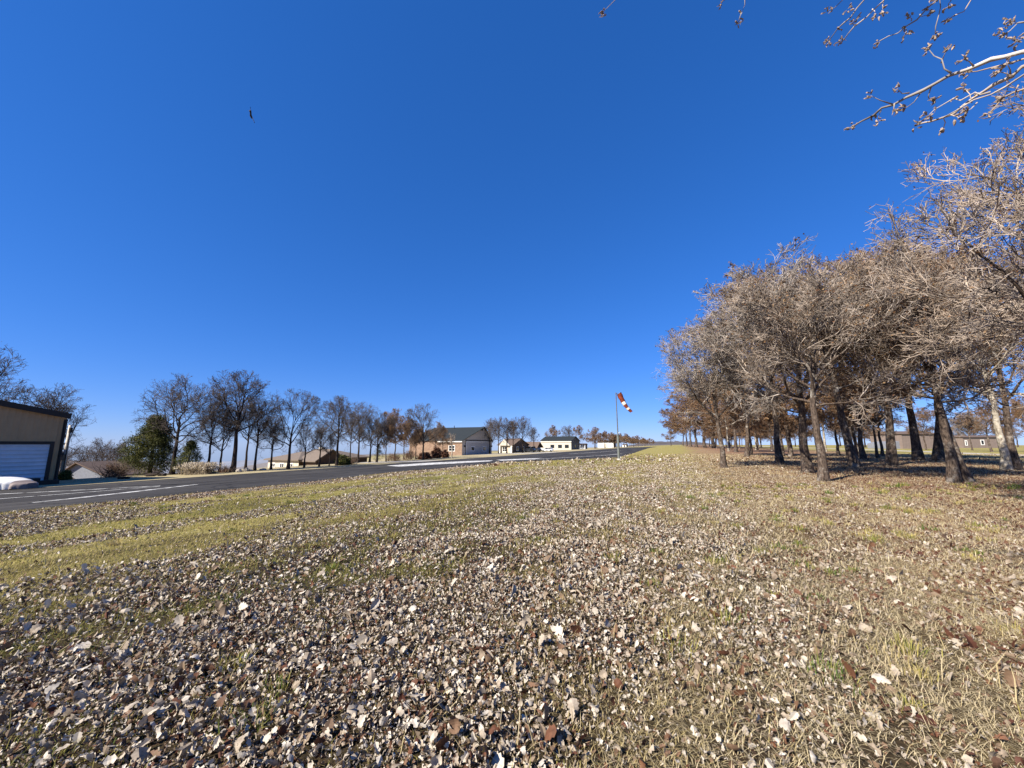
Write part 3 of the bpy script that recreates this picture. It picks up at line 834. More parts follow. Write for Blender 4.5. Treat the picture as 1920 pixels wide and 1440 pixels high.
def oak(seed, H=10.5, fork=.30, crown_r=5.0, tr=.20, limbs=9, n2=9, n3=8, n4=7, n5=3, limb_ang=(25, 75), r_tw=.007,
        leaves=0, leaf_size=.09, low=.22, lean=(0, 0), wob=.16, crown_low=None, twl=.55, droop=0.0, spread=1.0):
    rng = np.random.default_rng(seed)
    top = H * (fork + .22)
    k = 9
    f = np.linspace(0, 1, k)
    P0 = np.zeros((1, k, 3)); P0[0, :, 2] = f * top - .25 * (f == 0)
    P0[0, :, 0] = lean[0] * f ** 1.3 * top + np.cumsum(rng.normal(0, .035, k)) * (f > 0)
    P0[0, :, 1] = lean[1] * f ** 1.3 * top + np.cumsum(rng.normal(0, .035, k)) * (f > 0)
    R0 = (tr * (1 - .55 * f) * (1 + .55 * np.exp(-f * 14)))[None]
    zc = H * low
    cc = np.array([lean[0] * top * 1.1, lean[1] * top * 1.1, zc + (H - zc) * .42])
    env = (cc, np.array([crown_r, crown_r, 1.0]))
    # ellipsoid made of a taller upper half and a flatter lower one is approximated by one vertical radius
    env[1][2] = (H - cc[2])
    # limbs
    m = limbs
    u = np.linspace(fork / (fork + .22), 1, m) ** .9
    fi = u * (k - 1); ii = np.minimum(fi.astype(int), k - 2); fr = (fi - ii)[:, None]
    p = P0[0, ii] * (1 - fr) + P0[0, ii + 1] * fr
    rr = R0[0, ii] * (1 - fr[:, 0]) + R0[0, ii + 1] * fr[:, 0]
    az = np.arange(m) * 2.39996 + rng.uniform(0, 6.28) + rng.normal(0, .25, m)
    pol = np.radians(np.linspace(limb_ang[1], limb_ang[0] * .4, m) + rng.normal(0, 7, m))
    d = np.stack([np.sin(pol) * np.cos(az) * spread, np.sin(pol) * np.sin(az) * spread, np.cos(pol)], 1)
    d /= np.linalg.norm(d, axis=1, keepdims=True)
    # distance to the envelope along d
    o = (p - cc) / env[1]; dd = d / env[1]
    A = (dd ** 2).sum(1); B = 2 * (o * dd).sum(1); C = (o ** 2).sum(1) - 1
    disc = np.maximum(B * B - 4 * A * C, .01)
    ln = np.clip((-B + np.sqrt(disc)) / (2 * A), 1.2, H) * rng.uniform(.78, .98, m)
    P1, R1 = shoots(rng, p, d, ln, 12, wob * 1.15, .05 - droop * .3, rr * rng.uniform(.42, .62, m), .016, None)
    P2, R2 = branch(rng, P1, R1, n2, .22, (28, 62), (.28, .55, H * .36), 8, wob * 1.25, .06 - droop, .62, .010, env, .05, .25)
    P3, R3 = branch(rng, np.concatenate([P2]), R2, n3, .15, (28, 66), (.30, .62, H * .19), 6, wob * 1.3, .06 - droop, .62, r_tw, env, .04, .2)
    tr_v, tr_q = tubes(P0, R0, 12)
    v1, q1 = tubes(P1, R1, 7, len(tr_v))
    TV = np.concatenate([tr_v, v1]); TQ = np.concatenate([tr_q, q1])
    VV = []; QQ = []; o_ = 0
    def put(P, Rr, mm):
        nonlocal o_
        v, q = tubes(P, Rr, mm, o_); VV.append(v); QQ.append(q); o_ += len(v)
    put(P2, R2, 5); put(P3, np.maximum(R3, r_tw), 3)
    tips = P3
    if n4:
        P4, R4 = branch(rng, P3, R3, n4, .15, (30, 70), (.35, .75, twl), 4, wob * 1.15, .05 - droop, .7, r_tw * .8, env, .05, .15)
        put(P4, np.maximum(R4, r_tw * .8), 3); tips = P4
        if n5:
            P5, R5 = branch(rng, P4, R4, n5, .25, (30, 70), (.4, .8, twl * .6), 3, wob * 1.6, .05, .8, r_tw * .65, None, .05, .1)
            put(P5, np.maximum(R5, r_tw * .65), 3); tips = P5
    CV = np.concatenate(VV); CQ = np.concatenate(QQ)
    nq = len(CQ); tint = np.zeros(len(CV)); mi = np.zeros(nq, int)
    if leaves:
        sel = rng.integers(0, len(tips), leaves); uu = rng.integers(1, tips.shape[1], leaves)
        c = tips[sel, uu] + rng.normal(0, .03, (leaves, 3))
        a = rng.normal(0, 1, (leaves, 3)); a[:, 2] -= .6; a /= np.linalg.norm(a, axis=1, keepdims=True)
        b = np.cross(a, rng.normal(0, 1, (leaves, 3))); b /= np.linalg.norm(b, axis=1, keepdims=True) + 1e-9
        n_ = np.cross(a, b)
        sz = leaf_size * rng.uniform(.6, 1.3, (leaves, 1))
        lv = np.stack([c, c + a * sz * .5 + b * sz * .33 + n_ * sz * .12, c + a * sz, c + a * sz * .5 - b * sz * .33 + n_ * sz * .12], 1).reshape(-1, 3)
        lq = np.arange(leaves * 4).reshape(-1, 4) + len(CV)
        CV = np.concatenate([CV, lv]); CQ = np.concatenate([CQ, lq]); mi = np.concatenate([mi, np.ones(leaves, int)])
        tint = np.concatenate([tint, np.repeat(rng.random(leaves), 4)])
    return (TV, TQ), (CV, CQ, mi, tint)

def make_variant(kind, seed, bark, twig, leafm=None, **kw):
    (TV, TQ), (CV, CQ, mi, tint) = oak(seed, **kw)
    tm = np_mesh('trunk', TV, [TQ], [bark], True)
    cm = np_mesh('crown', CV, [CQ], [twig, leafm or M['oak_leaf']], True, {'tint': tint}, mi)
    return tm, cm, kw.get('H', 10.5)
V = {}
big = dict(limbs=11, n2=10, n3=8, n4=5, n5=2, limb_ang=(22, 64), r_tw=.0105, twl=.95)
V['R0'] = make_variant('R', 11, M['bark'], M['twig'], tr=.155, H=11, crown_r=5.2, fork=.24, low=.20, leaves=3000, **big)
V['R1'] = make_variant('R', 12, M['bark'], M['twig'], tr=.155, H=10.5, crown_r=4.8, fork=.30, low=.24, leaves=4000, **big)
V['R2'] = make_variant('R', 13, M['bark'], M['twig'], tr=.155, H=11, crown_r=4.4, fork=.34, low=.28, leaves=5000, **big)
V['R3'] = make_variant('R', 17, M['bark'], M['twig'], tr=.155, H=10.2, crown_r=5.0, fork=.26, low=.26, leaves=4500, limbs=14, n2=10, n3=8, n4=6, n5=2, limb_ang=(25, 80), r_tw=.0085, leaf_size=.06, twl=.7)
V['B0'] = make_variant('B', 21, M['bark'], M['twig_brown'], tr=.155, H=10, crown_r=4.6, fork=.28, low=.24, limbs=10, n2=8, n3=7, n4=5, n5=1, r_tw=.011, leaves=14000, leaf_size=.11)
V['B1'] = make_variant('B', 22, M['bark'], M['twig_brown'], tr=.155, H=10, crown_r=4.3, fork=.30, low=.24, limbs=10, n2=8, n3=7, n4=5, n5=1, r_tw=.011, leaves=12000, leaf_size=.12)
dark = dict(n2=12, n3=6, n4=4, n5=1, r_tw=.0105, twl=.75)
V['L0'] = make_variant('L', 31, M['bark_dark'], M['twig_shaded'], H=10.5, crown_r=5.4, fork=.28, low=.22, limbs=11, wob=.2, **dark)
V['L1'] = make_variant('L', 32, M['bark_dark'], M['twig_shaded'], H=10.5, crown_r=4.3, fork=.36, low=.36, limbs=10, limb_ang=(15, 60), **dark)
V['L2'] = make_variant('L', 33, M['bark_dark'], M['twig_shaded'], H=10.5, crown_r=4.6, fork=.26, low=.30, limbs=9, limb_ang=(15, 55), **dark)
V['P0'] = make_variant('P', 41, M['bark_pale'], M['twig'], H=10.5, tr=.15, crown_r=4.0, fork=.34, low=.32, limbs=8, n2=7, n3=6, n4=5, n5=2)

def tree(var, x, y, H, rz, label, group=None, name='oak_tree', wide=1.0, tilt=(0, 0), z=None, pale=None):
    tm, cm, h0 = V[var]
    k = H / h0
    root = empty(name, (x, y, hz1(x, y) if z is None else z), rz, label, 'tree', group)
    root.scale = (k * wide, k * wide, k)
    root.rotation_euler = (tilt[0], tilt[1], rz)
    link('trunk', tm, root); link('crown', cm, root)
    return root
def tree_px(var, px, py, ptop, rz, label, group=None, wide=1.0, name='oak_tree', tilt=(0, 0), pxtop=None):
    x, y = ground(px, py)
    H = zat(pxtop or px, ptop, y) - hz1(x, y)
    return tree(var, x, y, H, rz, label, group, name, wide, tilt)

GL = 'bare trees along the far side of the runway'
# (variant, column, foot row, top row, turn, width, label)
left = [
    ('L0', 322, 890, 697, .3, 1.0, 'spreading dark bare oak standing before the green cedar'),
    ('L1', 435, 885, 693, 1.1, 1.12, 'tallest bare oak with stout dark trunk right of the pale plume grass'),
    ('L2', 411, 885, 760, 2.0, .9, 'shorter bare oak close on the left of the tallest oak'),
    ('L1', 460, 880, 742, 3.0, .8, 'slim bare oak close on the right of the tallest oak'),
    ('L1', 478, 882, 748, 4.2, .85, 'straight bare oak with pale slender trunk beside the valley gap'),
    ('L2', 540, 880, 727, .9, .95, 'forked bare oak in front of the cream stone wall'),
    ('L0', 598, 875, 786, 5.0, .95, 'low rounded bare oak before the tan hipped roof'),
    ('L2', 617, 874, 805, 1.7, .8, 'small bare oak before the shaded porch of the stone house'),
    ('L1', 631, 873, 741, 2.6, .95, 'tall bare oak with a flat brown tinged top behind the runway'),
    ('L1', 655, 870, 770, .2, .7, 'thin bare oak between the flat topped oak and the round topped oak'),
    ('L0', 671, 868, 749, 3.7, .85, 'round topped bare oak right of the stone house'),
    ('B1', 724, 866, 778, .5, .8, 'brown leaved oak with a thin pale trunk'),
    ('B0', 740, 864, 766, 1.4, .9, 'brown leaved oak with a dark trunk beside the round topped oak'),
    ('B1', 770, 862, 786, 2.4, .8, 'lower russet oak before the brick wall of the hangar home'),
    ('L2', 793, 862, 755, 4.0, .95, 'upright bare oak in front of the brick wall of the hangar home'),
    ('B1', 815, 859, 790, 5.2, .75, 'dark brown leaved oak against the roof of the hangar home'),
    ('B0', 757, 862, 781, 3.6, 1.0, 'reddish brown oak filling the gap left of the brick wall'),
    ('B1', 780, 861, 792, .3, .9, 'low brown oak close before the left end of the brick wall'),
    ('B0', 829, 857, 799, 2.7, .7, 'small brown oak before the green roof slope'),
    ('L1', 388, 887, 752, .6, .95, 'bare oak rising straight behind the pale plume grass'),
    ('L0', 508, 880, 776, 2.2, 1.0, 'broad low bare oak at the left corner of the cream stone wall'),
    ('L2', 570, 877, 790, 3.1, 1.0, 'bare oak before the middle of the cream stone wall'),
    ('L0', 693, 867, 778, 5.6, 1.1, 'broad bare oak between the stone house and the brown leaved oaks'),
    ('L2', 706, 867, 770, 1.3, .9, 'upright bare oak beside the small yellow green conifer'),
    ('L0', 918, 851, 784, 4.4, .85, 'bare oak touching the right wall of the grey hangar home'),
    ('L2', 950, 850.5, 782, 2.1, .95, 'bare oak before the sunlit gable of the brown roofed house'),
    ('L1', 1001, 848, 800, 1.1, .95, 'bare oak beside the parked dark cars'),
    ('L0', 935, 851, 778, 1.9, .8, 'bare oak just right of the grey hangar home'),
    ('L1', 962, 850, 788, .7, .8, 'slender bare oak before the brown roofed house'),
    ('L0', 980, 849, 777, 2.9, .85, 'wide bare oak in front of the carport house'),
]
for var, px, py, pt, rz, wd, lab in left:
    tree_px(var, px, py, pt, rz, lab, GL, wd)
far_left = [
    ('B1', 1036, 843.5, 796, .4, .9, 'leftmost grey brown oak in front of the white house'),
    ('L0', 1067, 843.0, 795, 1.4, .85, 'bare oak at the lit corner of the white house'),
    ('B0', 1086, 842.2, 797, 2.2, .8, 'oak beside the dark gable end of the white house'),
    ('B0', 1115, 841.0, 800, 3.3, .9, 'brown oak between the white shed and the white hangar'),
    ('B1', 1134, 840.2, 807, .1, .9, 'brown oak in front of the white hangar'),
    ('B0', 1148, 839.8, 810, 1.2, .9, 'brown oak at the right end of the white hangar'),
]
for var, px, py, pt, rz, wd, lab in far_left:
    tree_px(var, px, py, pt, rz, lab, GL, wd)
rng = random.Random(5)
for i in range(34):                                   # the brown row running away beside the runway
    t = 255 + i * 13 + rng.uniform(-5, 5)
    s = 47 + rng.uniform(-4, 9)
    x, y = xy_of(s, t)
    tree(('B0', 'B1')[i % 2], x, y, rng.uniform(9.5, 12), rng.uniform(0, 6), 'brown oak in the long row receding beside the runway behind the windsock', 'brown oaks receding beside the runway', wide=1.15)
# grey trees down in the valley at the left
for px, Y, top, base, lab in ((186, 95, 817, 905, 'pale grey bare tree in the valley right of the low blue grey house'),
                              (225, 105, 826, 905, 'smaller pale bare tree beside the cedar, down in the valley'),
                              (118, 80, 828, 905, 'small bare tree rising behind the hangar corner'),
                              (563, 100, 838, 890, 'little bare tree in the valley gap between two oaks')):
    x = xr(px, 870) * Y; z0 = hz1(x, Y)
    tree('L0' if px != 563 else 'L2', x, Y, zat(px, top, Y) - z0, px * .1, lab, 'bare trees in the valley', wide=1.0 if px < 500 else .8)
# big trees behind the tan hangar
for s, t, H, rz, lab, var in ((60, 8.8, 15, .8, 'large bare tree rising behind the tan hangar roof', 'L0'),
                              (60, 17.5, 10.5, 2.2, 'bare tree reaching out past the hangar corner', 'L0')):
    x, y = xy_of(s, t); tree(var, x, y, H, rz, lab, 'bare trees behind the hangar')

GR = 'oaks of the right hand grove'
# nearer, well separated trunks (variant, column, foot row, top row, turn, width, tilt, label)
right = [
    ('R0', 1357, 877, 600, .4, 1.2, (-.03, -.05), 'front left oak of the grove, alone at the lawn edge with a twiggy foot'),
    ('R1', 1463, 868, 545, 1.3, 1.15, (0, -.03), 'straight dark oak between the lone front oak and the stout dark oak'),
    ('R0', 1516, 886, 478, 2.6, 1.28, (0, -.03), 'stout dark trunked oak just behind the pale sided front oak'),
    ('R1', 1544, 902, 490, 3.9, 1.15, (.0, -.02), 'front oak with rough bark and a pale sunlit side'),
    ('R2', 1604, 875, 482, 5.1, 1.2, (0, -.13), 'oak leaning left right of the pale sided front oak'),
    ('B0', 1620, 861, 600, .9, 1.0, (0, -.08), 'thin dark oak half hidden behind the left leaning oak'),
    ('R2', 1672, 872, 480, 1.7, 1.2, (0, -.09), 'slim oak leaning left before the lean to of the barn'),
    ('R1', 1723, 863, 490, 2.3, 1.15, (0, -.04), 'oak standing in front of the barn wall'),
    ('B1', 1758, 864, 480, 3.0, 1.1, (0, -.05), 'dark oak at the right end of the barn'),
    ('R1', 1788, 903, 470, 4.4, 1.15, (0, -.05), 'large front oak forking low near the right edge'),
    ('R2', 1817, 902, 500, 5.5, 1.0, (0, -.16), 'thin oak leaning hard left close beside the large forked oak'),
    ('P0', 1886, 881, 520, .6, 1.1, (0, -.05), 'tree with its trunk shining white in the sun at the right edge'),
    ('R0', 1907, 881, 480, 1.9, 1.05, (0, -.03), 'dark trunked oak beside the tree with the shining trunk'),
    ('B0', 1381, 848, 690, 2.2, 1.1, (0, -.03), 'brown oak behind the lone front oak'),
    ('B1', 1400, 856, 650, 3.2, 1.1, (0, -.02), 'thick trunked brown oak right of the lone front oak'),
    ('B0', 1482, 856, 640, 4.8, 1.05, (0, -.03), 'twin of slim trunks, brown oak behind the straight dark oak'),
    ('P0', 1366, 846, 730, 1.0, 1.0, (0, 0), 'slim tree with a sunlit white trunk right of the lone front oak'),
    ('P0', 1418, 844, 720, 2.0, 1.0, (0, 0), 'small tree with a forked white trunk deep in the grove'),
    ('P0', 1548, 847, 700, 3.0, 1.0, (0, 0), 'white trunked tree seen past the pale sided front oak'),
]
for var, px, py, pt, rz, wd, tl, lab in right:
    tree_px(var, px, py, pt, rz, lab, GR, wd, tilt=tl)
# the row along the lawn edge, running away
for px, py, pt, lab in ((1338, 840.5, 715, 'brown oak behind the lone front oak, nearest in the receding row'),
                        (1322, 839.6, 728, 'brown oak with pale trunk foot, second in the receding row'),
                        (1306, 838.8, 745, 'brown oak third in the receding row along the lawn'),
                        (1296, 837.6, 762, 'brown oak fourth in the receding row along the lawn'),
                        (1287, 836.6, 778, 'brown oak fifth in the receding row along the lawn'),
                        (1281, 835.8, 790, 'farthest brown oak one can tell apart in the receding row')):
    tree_px(('B0', 'B1')[px % 2], px, py, pt - 8, px * .7, lab, GR, 1.5)
rng = random.Random(9)
BG = 'brown oaks standing deep in the grove'
for i in range(60):
    s = -rng.uniform(9, 60); t = rng.uniform(48, 210)
    if s < -38 and t < 190 and s > -50: s -= 16
    x, y = xy_of(s, t)
    if y < 34: continue
    if x / y > .72 and x / y < 1.3 and y > 60 and rng.random() < .45: continue     # the opening onto the sunlit lawn
    tree(rng.choice(('B0', 'B1', 'R2', 'B0')), x, y, rng.uniform(9, 12.5), rng.uniform(0, 6), 'brown oak deep in the grove behind the front trunks', BG, wide=1.1)
BH = 'brown trees on the skyline behind the barn'
for i in range(34):
    Y = rng.uniform(165, 290); x = Y * rng.uniform(.36, 1.5)
    tree(rng.choice(('B0', 'B1', 'L0')), x, Y, rng.uniform(10, 17), rng.uniform(0, 6), 'brown tree on the skyline behind the barn and grove', BH, wide=1.25)
# the tree whose crown hangs in from the right edge
tree('R3', 12.9, 7.5, 10.3, 3.4, 'bare oak whose crown reaches in high at the right edge', GR, wide=1.0)

# fine twigs, cedars, shrubs -------------------------------------------------
def spray(rng, C, size, elong, mat_tint, up=.0, n=(0, 0, 0)):
    m = len(C)
    a = rng.normal(0, 1, (m, 3)); a[:, 2] += up; a /= np.linalg.norm(a, axis=1, keepdims=True)
    b = np.cross(a, rng.normal(0, 1, (m, 3))); b /= np.linalg.norm(b, axis=1, keepdims=True) + 1e-9
    L_ = size * rng.uniform(.6, 1.4, (m, 1))
    v = np.stack([C - b * L_ * elong * .3, C + a * L_ * .55 - b * L_ * elong * .5, C + a * L_, C + a * L_ * .5 + b * L_ * elong * .5], 1).reshape(-1, 3)
    return v, np.arange(m * 4).reshape(-1, 4), np.repeat(mat_tint, 4)

def conifer(name, px, py, ptop, halfpx, label, seed, nclump=520, per=34, mat='cedar', shape=1.0, size=.16):
    rng = np.random.default_rng(seed)
    x, y = ground(px, py); z0 = hz1(x, y)
    H = zat(px, ptop, y) - z0; rad = halfpx / (FPX / CP) * y
    root = empty(name, (x, y, z0), seed, label, 'tree' if H > 3 else 'shrub')
    MB().tube([(0, 0, -.2), (.05, 0, H * .4), (0, .04, H * .9)], [rad * .07, rad * .05, .02], 8).build('trunk', M['bark_dark'], root)
    f = rng.random(nclump) ** .75
    h = .06 + .94 * f
    prof = (1 - f) ** .72 * (.72 + .38 * np.sin(f * 17 + 1) ** 2)
    a = rng.uniform(0, 6.283, nclump); rr = rad * prof * np.sqrt(rng.uniform(.25, 1, nclump)) * (1 + .32 * np.sin(a * 3 + f * 9))
    C = np.stack([rr * np.cos(a), rr * np.sin(a), h * H], 1)
    P = (C[:, None] + rng.normal(0, 1, (nclump, per, 3)) * np.array([.22, .22, .16]) * max(.35, rad / 2.4)).reshape(-1, 3)
    tint = np.clip(np.repeat(rng.random(nclump), per) * .75 + rng.random(nclump * per) * .25, 0, 1)
    v, q, t_ = spray(rng, P, size * max(.5, rad / 2.2), .45, tint, .3)
    link('foliage', np_mesh('foliage', v, [q], [M[mat]], False, {'tint': t_}), root)
    return root
conifer('cedar_tree', 280, 891, 783, 50, 'yellow green cedar beside the spreading bare oak', 3, 700, 70, size=.10)
conifer('cedar_tree', 352, 889, 828, 26, 'dark green cedar half hidden behind the spreading oak', 4, 300, 34)
conifer('cedar_tree', 708, 866, 833, 12, 'small yellow green conifer under the brown leaved oaks', 5, 160, 26)

def shrub(name, px, py, wpx, hpx, label, mat, seed, n=3500, size=.13, cat='shrub', twiggy=0):
    rng = np.random.default_rng(seed)
    x, y = ground(px, py); z0 = hz1(x, y); k = y / (FPX / CP)
    rx, h = wpx / 2 * k, hpx * k
    root = empty(name, (x, y, z0), 0, label, cat)
    st = max(6, twiggy)
    az = rng.uniform(0, 6.28, st); pol = rng.uniform(.1, 1.0, st)
    d = np.stack([np.sin(pol) * np.cos(az) * rx / max(h, .1), np.sin(pol) * np.sin(az) * rx / max(h, .1), np.cos(pol)], 1)
    P, Rr = shoots(rng, np.stack([rng.normal(0, rx * .25, st), rng.normal(0, rx * .25, st), np.full(st, -.05)], 1), d, np.full(st, h * .95), 5, .12, .05, np.full(st, .02 + .004 * h), .006)
    P2, R2 = branch(rng, P, Rr, 8, .2, (20, 60), (.3, .6, 9), 4, .2, .05, .6, .006, None)
    a_, b_ = tubes(P, Rr, 4); c_, d_ = tubes(P2, np.maximum(R2, .006), 3, len(a_))
    link('stems', np_mesh('stems', np.concatenate([a_, c_]), [b_, d_], [M['twig_brown']], True), root)
    if n:
        cl = max(12, n // 45)
        u = rng.normal(0, 1, (cl, 3)); u /= np.linalg.norm(u, axis=1, keepdims=True); u *= rng.uniform(.35, .95, (cl, 1)) ; u[:, 2] = np.abs(u[:, 2])
        C = u * np.array([rx, rx, h * .92])
        Pp = (C[rng.integers(0, cl, n)] + rng.normal(0, 1, (n, 3)) * np.array([.16, .16, .12]) * rx)
        Pp[:, 2] = np.abs(Pp[:, 2]) + .02
        v, q, t_ = spray(rng, Pp, size, .5, rng.random(n), .4)
        link('foliage', np_mesh('foliage', v, [q], [M[mat]], False, {'tint': t_}), root)
    return root
shrub('green_shrub', 121, 900, 22, 19, 'small green shrub at the foot of the utility pole', 'shrub_leaf', 2)
shrub('yellow_shrub', 141, 893, 20, 9, 'low yellowish shrub left of the black bin', 'plume', 3, 1500)
shrub('bare_shrub', 214, 895, 46, 30, 'tangled red brown bare shrub left of the cedar', 'red_shrub', 6, 900, .10, 'shrub', 40)
shrub('bare_shrub', 340, 889, 26, 26, 'thin reddish bare shrub at the foot of the spreading oak', 'red_shrub', 7, 500, .10, 'shrub', 24)
shrub('bare_shrub', 425, 886, 30, 14, 'low bare brown shrub under the tallest oak', 'red_shrub', 14, 260, .10, 'shrub', 30)
shrub('bare_shrub', 655, 871, 34, 16, 'tangle of bare brush under the round topped oak', 'red_shrub', 15, 400, .12, 'shrub', 34)
shrub('bare_shrub', 738, 864, 40, 15, 'wide bare brush under the brown leaved oaks', 'red_shrub', 16, 600, .16, 'shrub', 36)
shrub('bare_shrub', 768, 862, 30, 18, 'bushy bare brush left of the brick wall', 'red_shrub', 17, 700, .18, 'shrub', 36)
shrub('russet_shrub', 818, 859, 18, 22, 'dense russet shrub against the brick wall of the hangar home', 'red_shrub', 8, 5000, .3)
shrub('russet_shrub', 834, 858, 14, 15, 'lower russet shrub under the window of the hangar home', 'red_shrub', 9, 3000, .3)
shrub('russet_shrub', 797, 861, 22, 14, 'broad russet shrub at the left end of the brick wall', 'red_shrub', 12, 4000, .3)
shrub('dark_shrub', 643, 872, 26, 19, 'dark rounded shrub in the shade beside the stone house', 'cedar', 10, 3500, .22)

def plume_grass(px, py, wpx, hpx, label, seed):
    rng = np.random.default_rng(seed)
    x, y = ground(px, py); z0 = hz1(x, y); k = y / (FPX / CP); rx, h = wpx / 2 * k, hpx * k
    root = empty('plume_grass', (x, y, z0), 0, label, 'plant')
    n = 900
    b = np.stack([rng.uniform(-rx, rx, n) * .9, rng.normal(0, .4, n), np.zeros(n)], 1)
    d = rng.normal(0, .28, (n, 3)); d[:, 2] = 1; d /= np.linalg.norm(d, axis=1, keepdims=True)
    ln = h * rng.uniform(.55, 1.05, n)
    P, Rr = shoots(rng, b, d, ln, 4, .07, -.03, np.full(n, .012), .006)
    v, q = tubes(P, Rr, 3)
    link('stems', np_mesh('stems', v, [q], [M['plume']], True, {'tint': np.full(len(v), .7)}), root)
    c = (P[:, -1][:, None] + rng.normal(0, .05, (n, 6, 3))).reshape(-1, 3)
    v, q, t_ = spray(rng, c, .16, .35, rng.random(len(c)) * .6, 1.0)
    link('plumes', np_mesh('plumes', v, [q], [M['plume']], False, {'tint': t_}), root)
plume_grass(372, 889.5, 54, 19, 'clump of pale dry plume grass at the far edge of the runway', 4)

# sapling with its stakes in front of the brick wall
def sapling():
    x, y = ground(847, 859); z0 = hz1(x, y); k = y / (FPX / CP)
    H = zat(847, 803, y) - z0
    rng = np.random.default_rng(77)
    root = empty('sapling', (x, y, z0), 0, 'slender pale sapling in front of the brick wall', 'tree')
    f = np.linspace(0, 1, 7)
    P0 = np.zeros((1, 7, 3)); P0[0, :, 2] = f * H * .62; P0[0, :, 0] = np.cumsum(rng.normal(0, .02, 7)); R0 = (.13 * (1 - .5 * f))[None]
    v, q = tubes(P0, R0, 8); link('trunk', np_mesh('trunk', v, [q], [M['bark_pale']], True), root)
    P1, R1 = branch(rng, P0, R0, 14, .55, (14, 34), (.35, .62, 9), 6, .06, .08, .6, .02, None)
    P2, R2 = branch(rng, P1, R1, 6, .2, (15, 40), (.25, .5, 9), 4, .1, .06, .7, .012, None)
    a, b = tubes(P1, R1, 5); c, d = tubes(P2, R2, 3, len(a))
    link('crown', np_mesh('crown', np.concatenate([a, c]), [b, d], [M['twig']], True), root)
sapling()

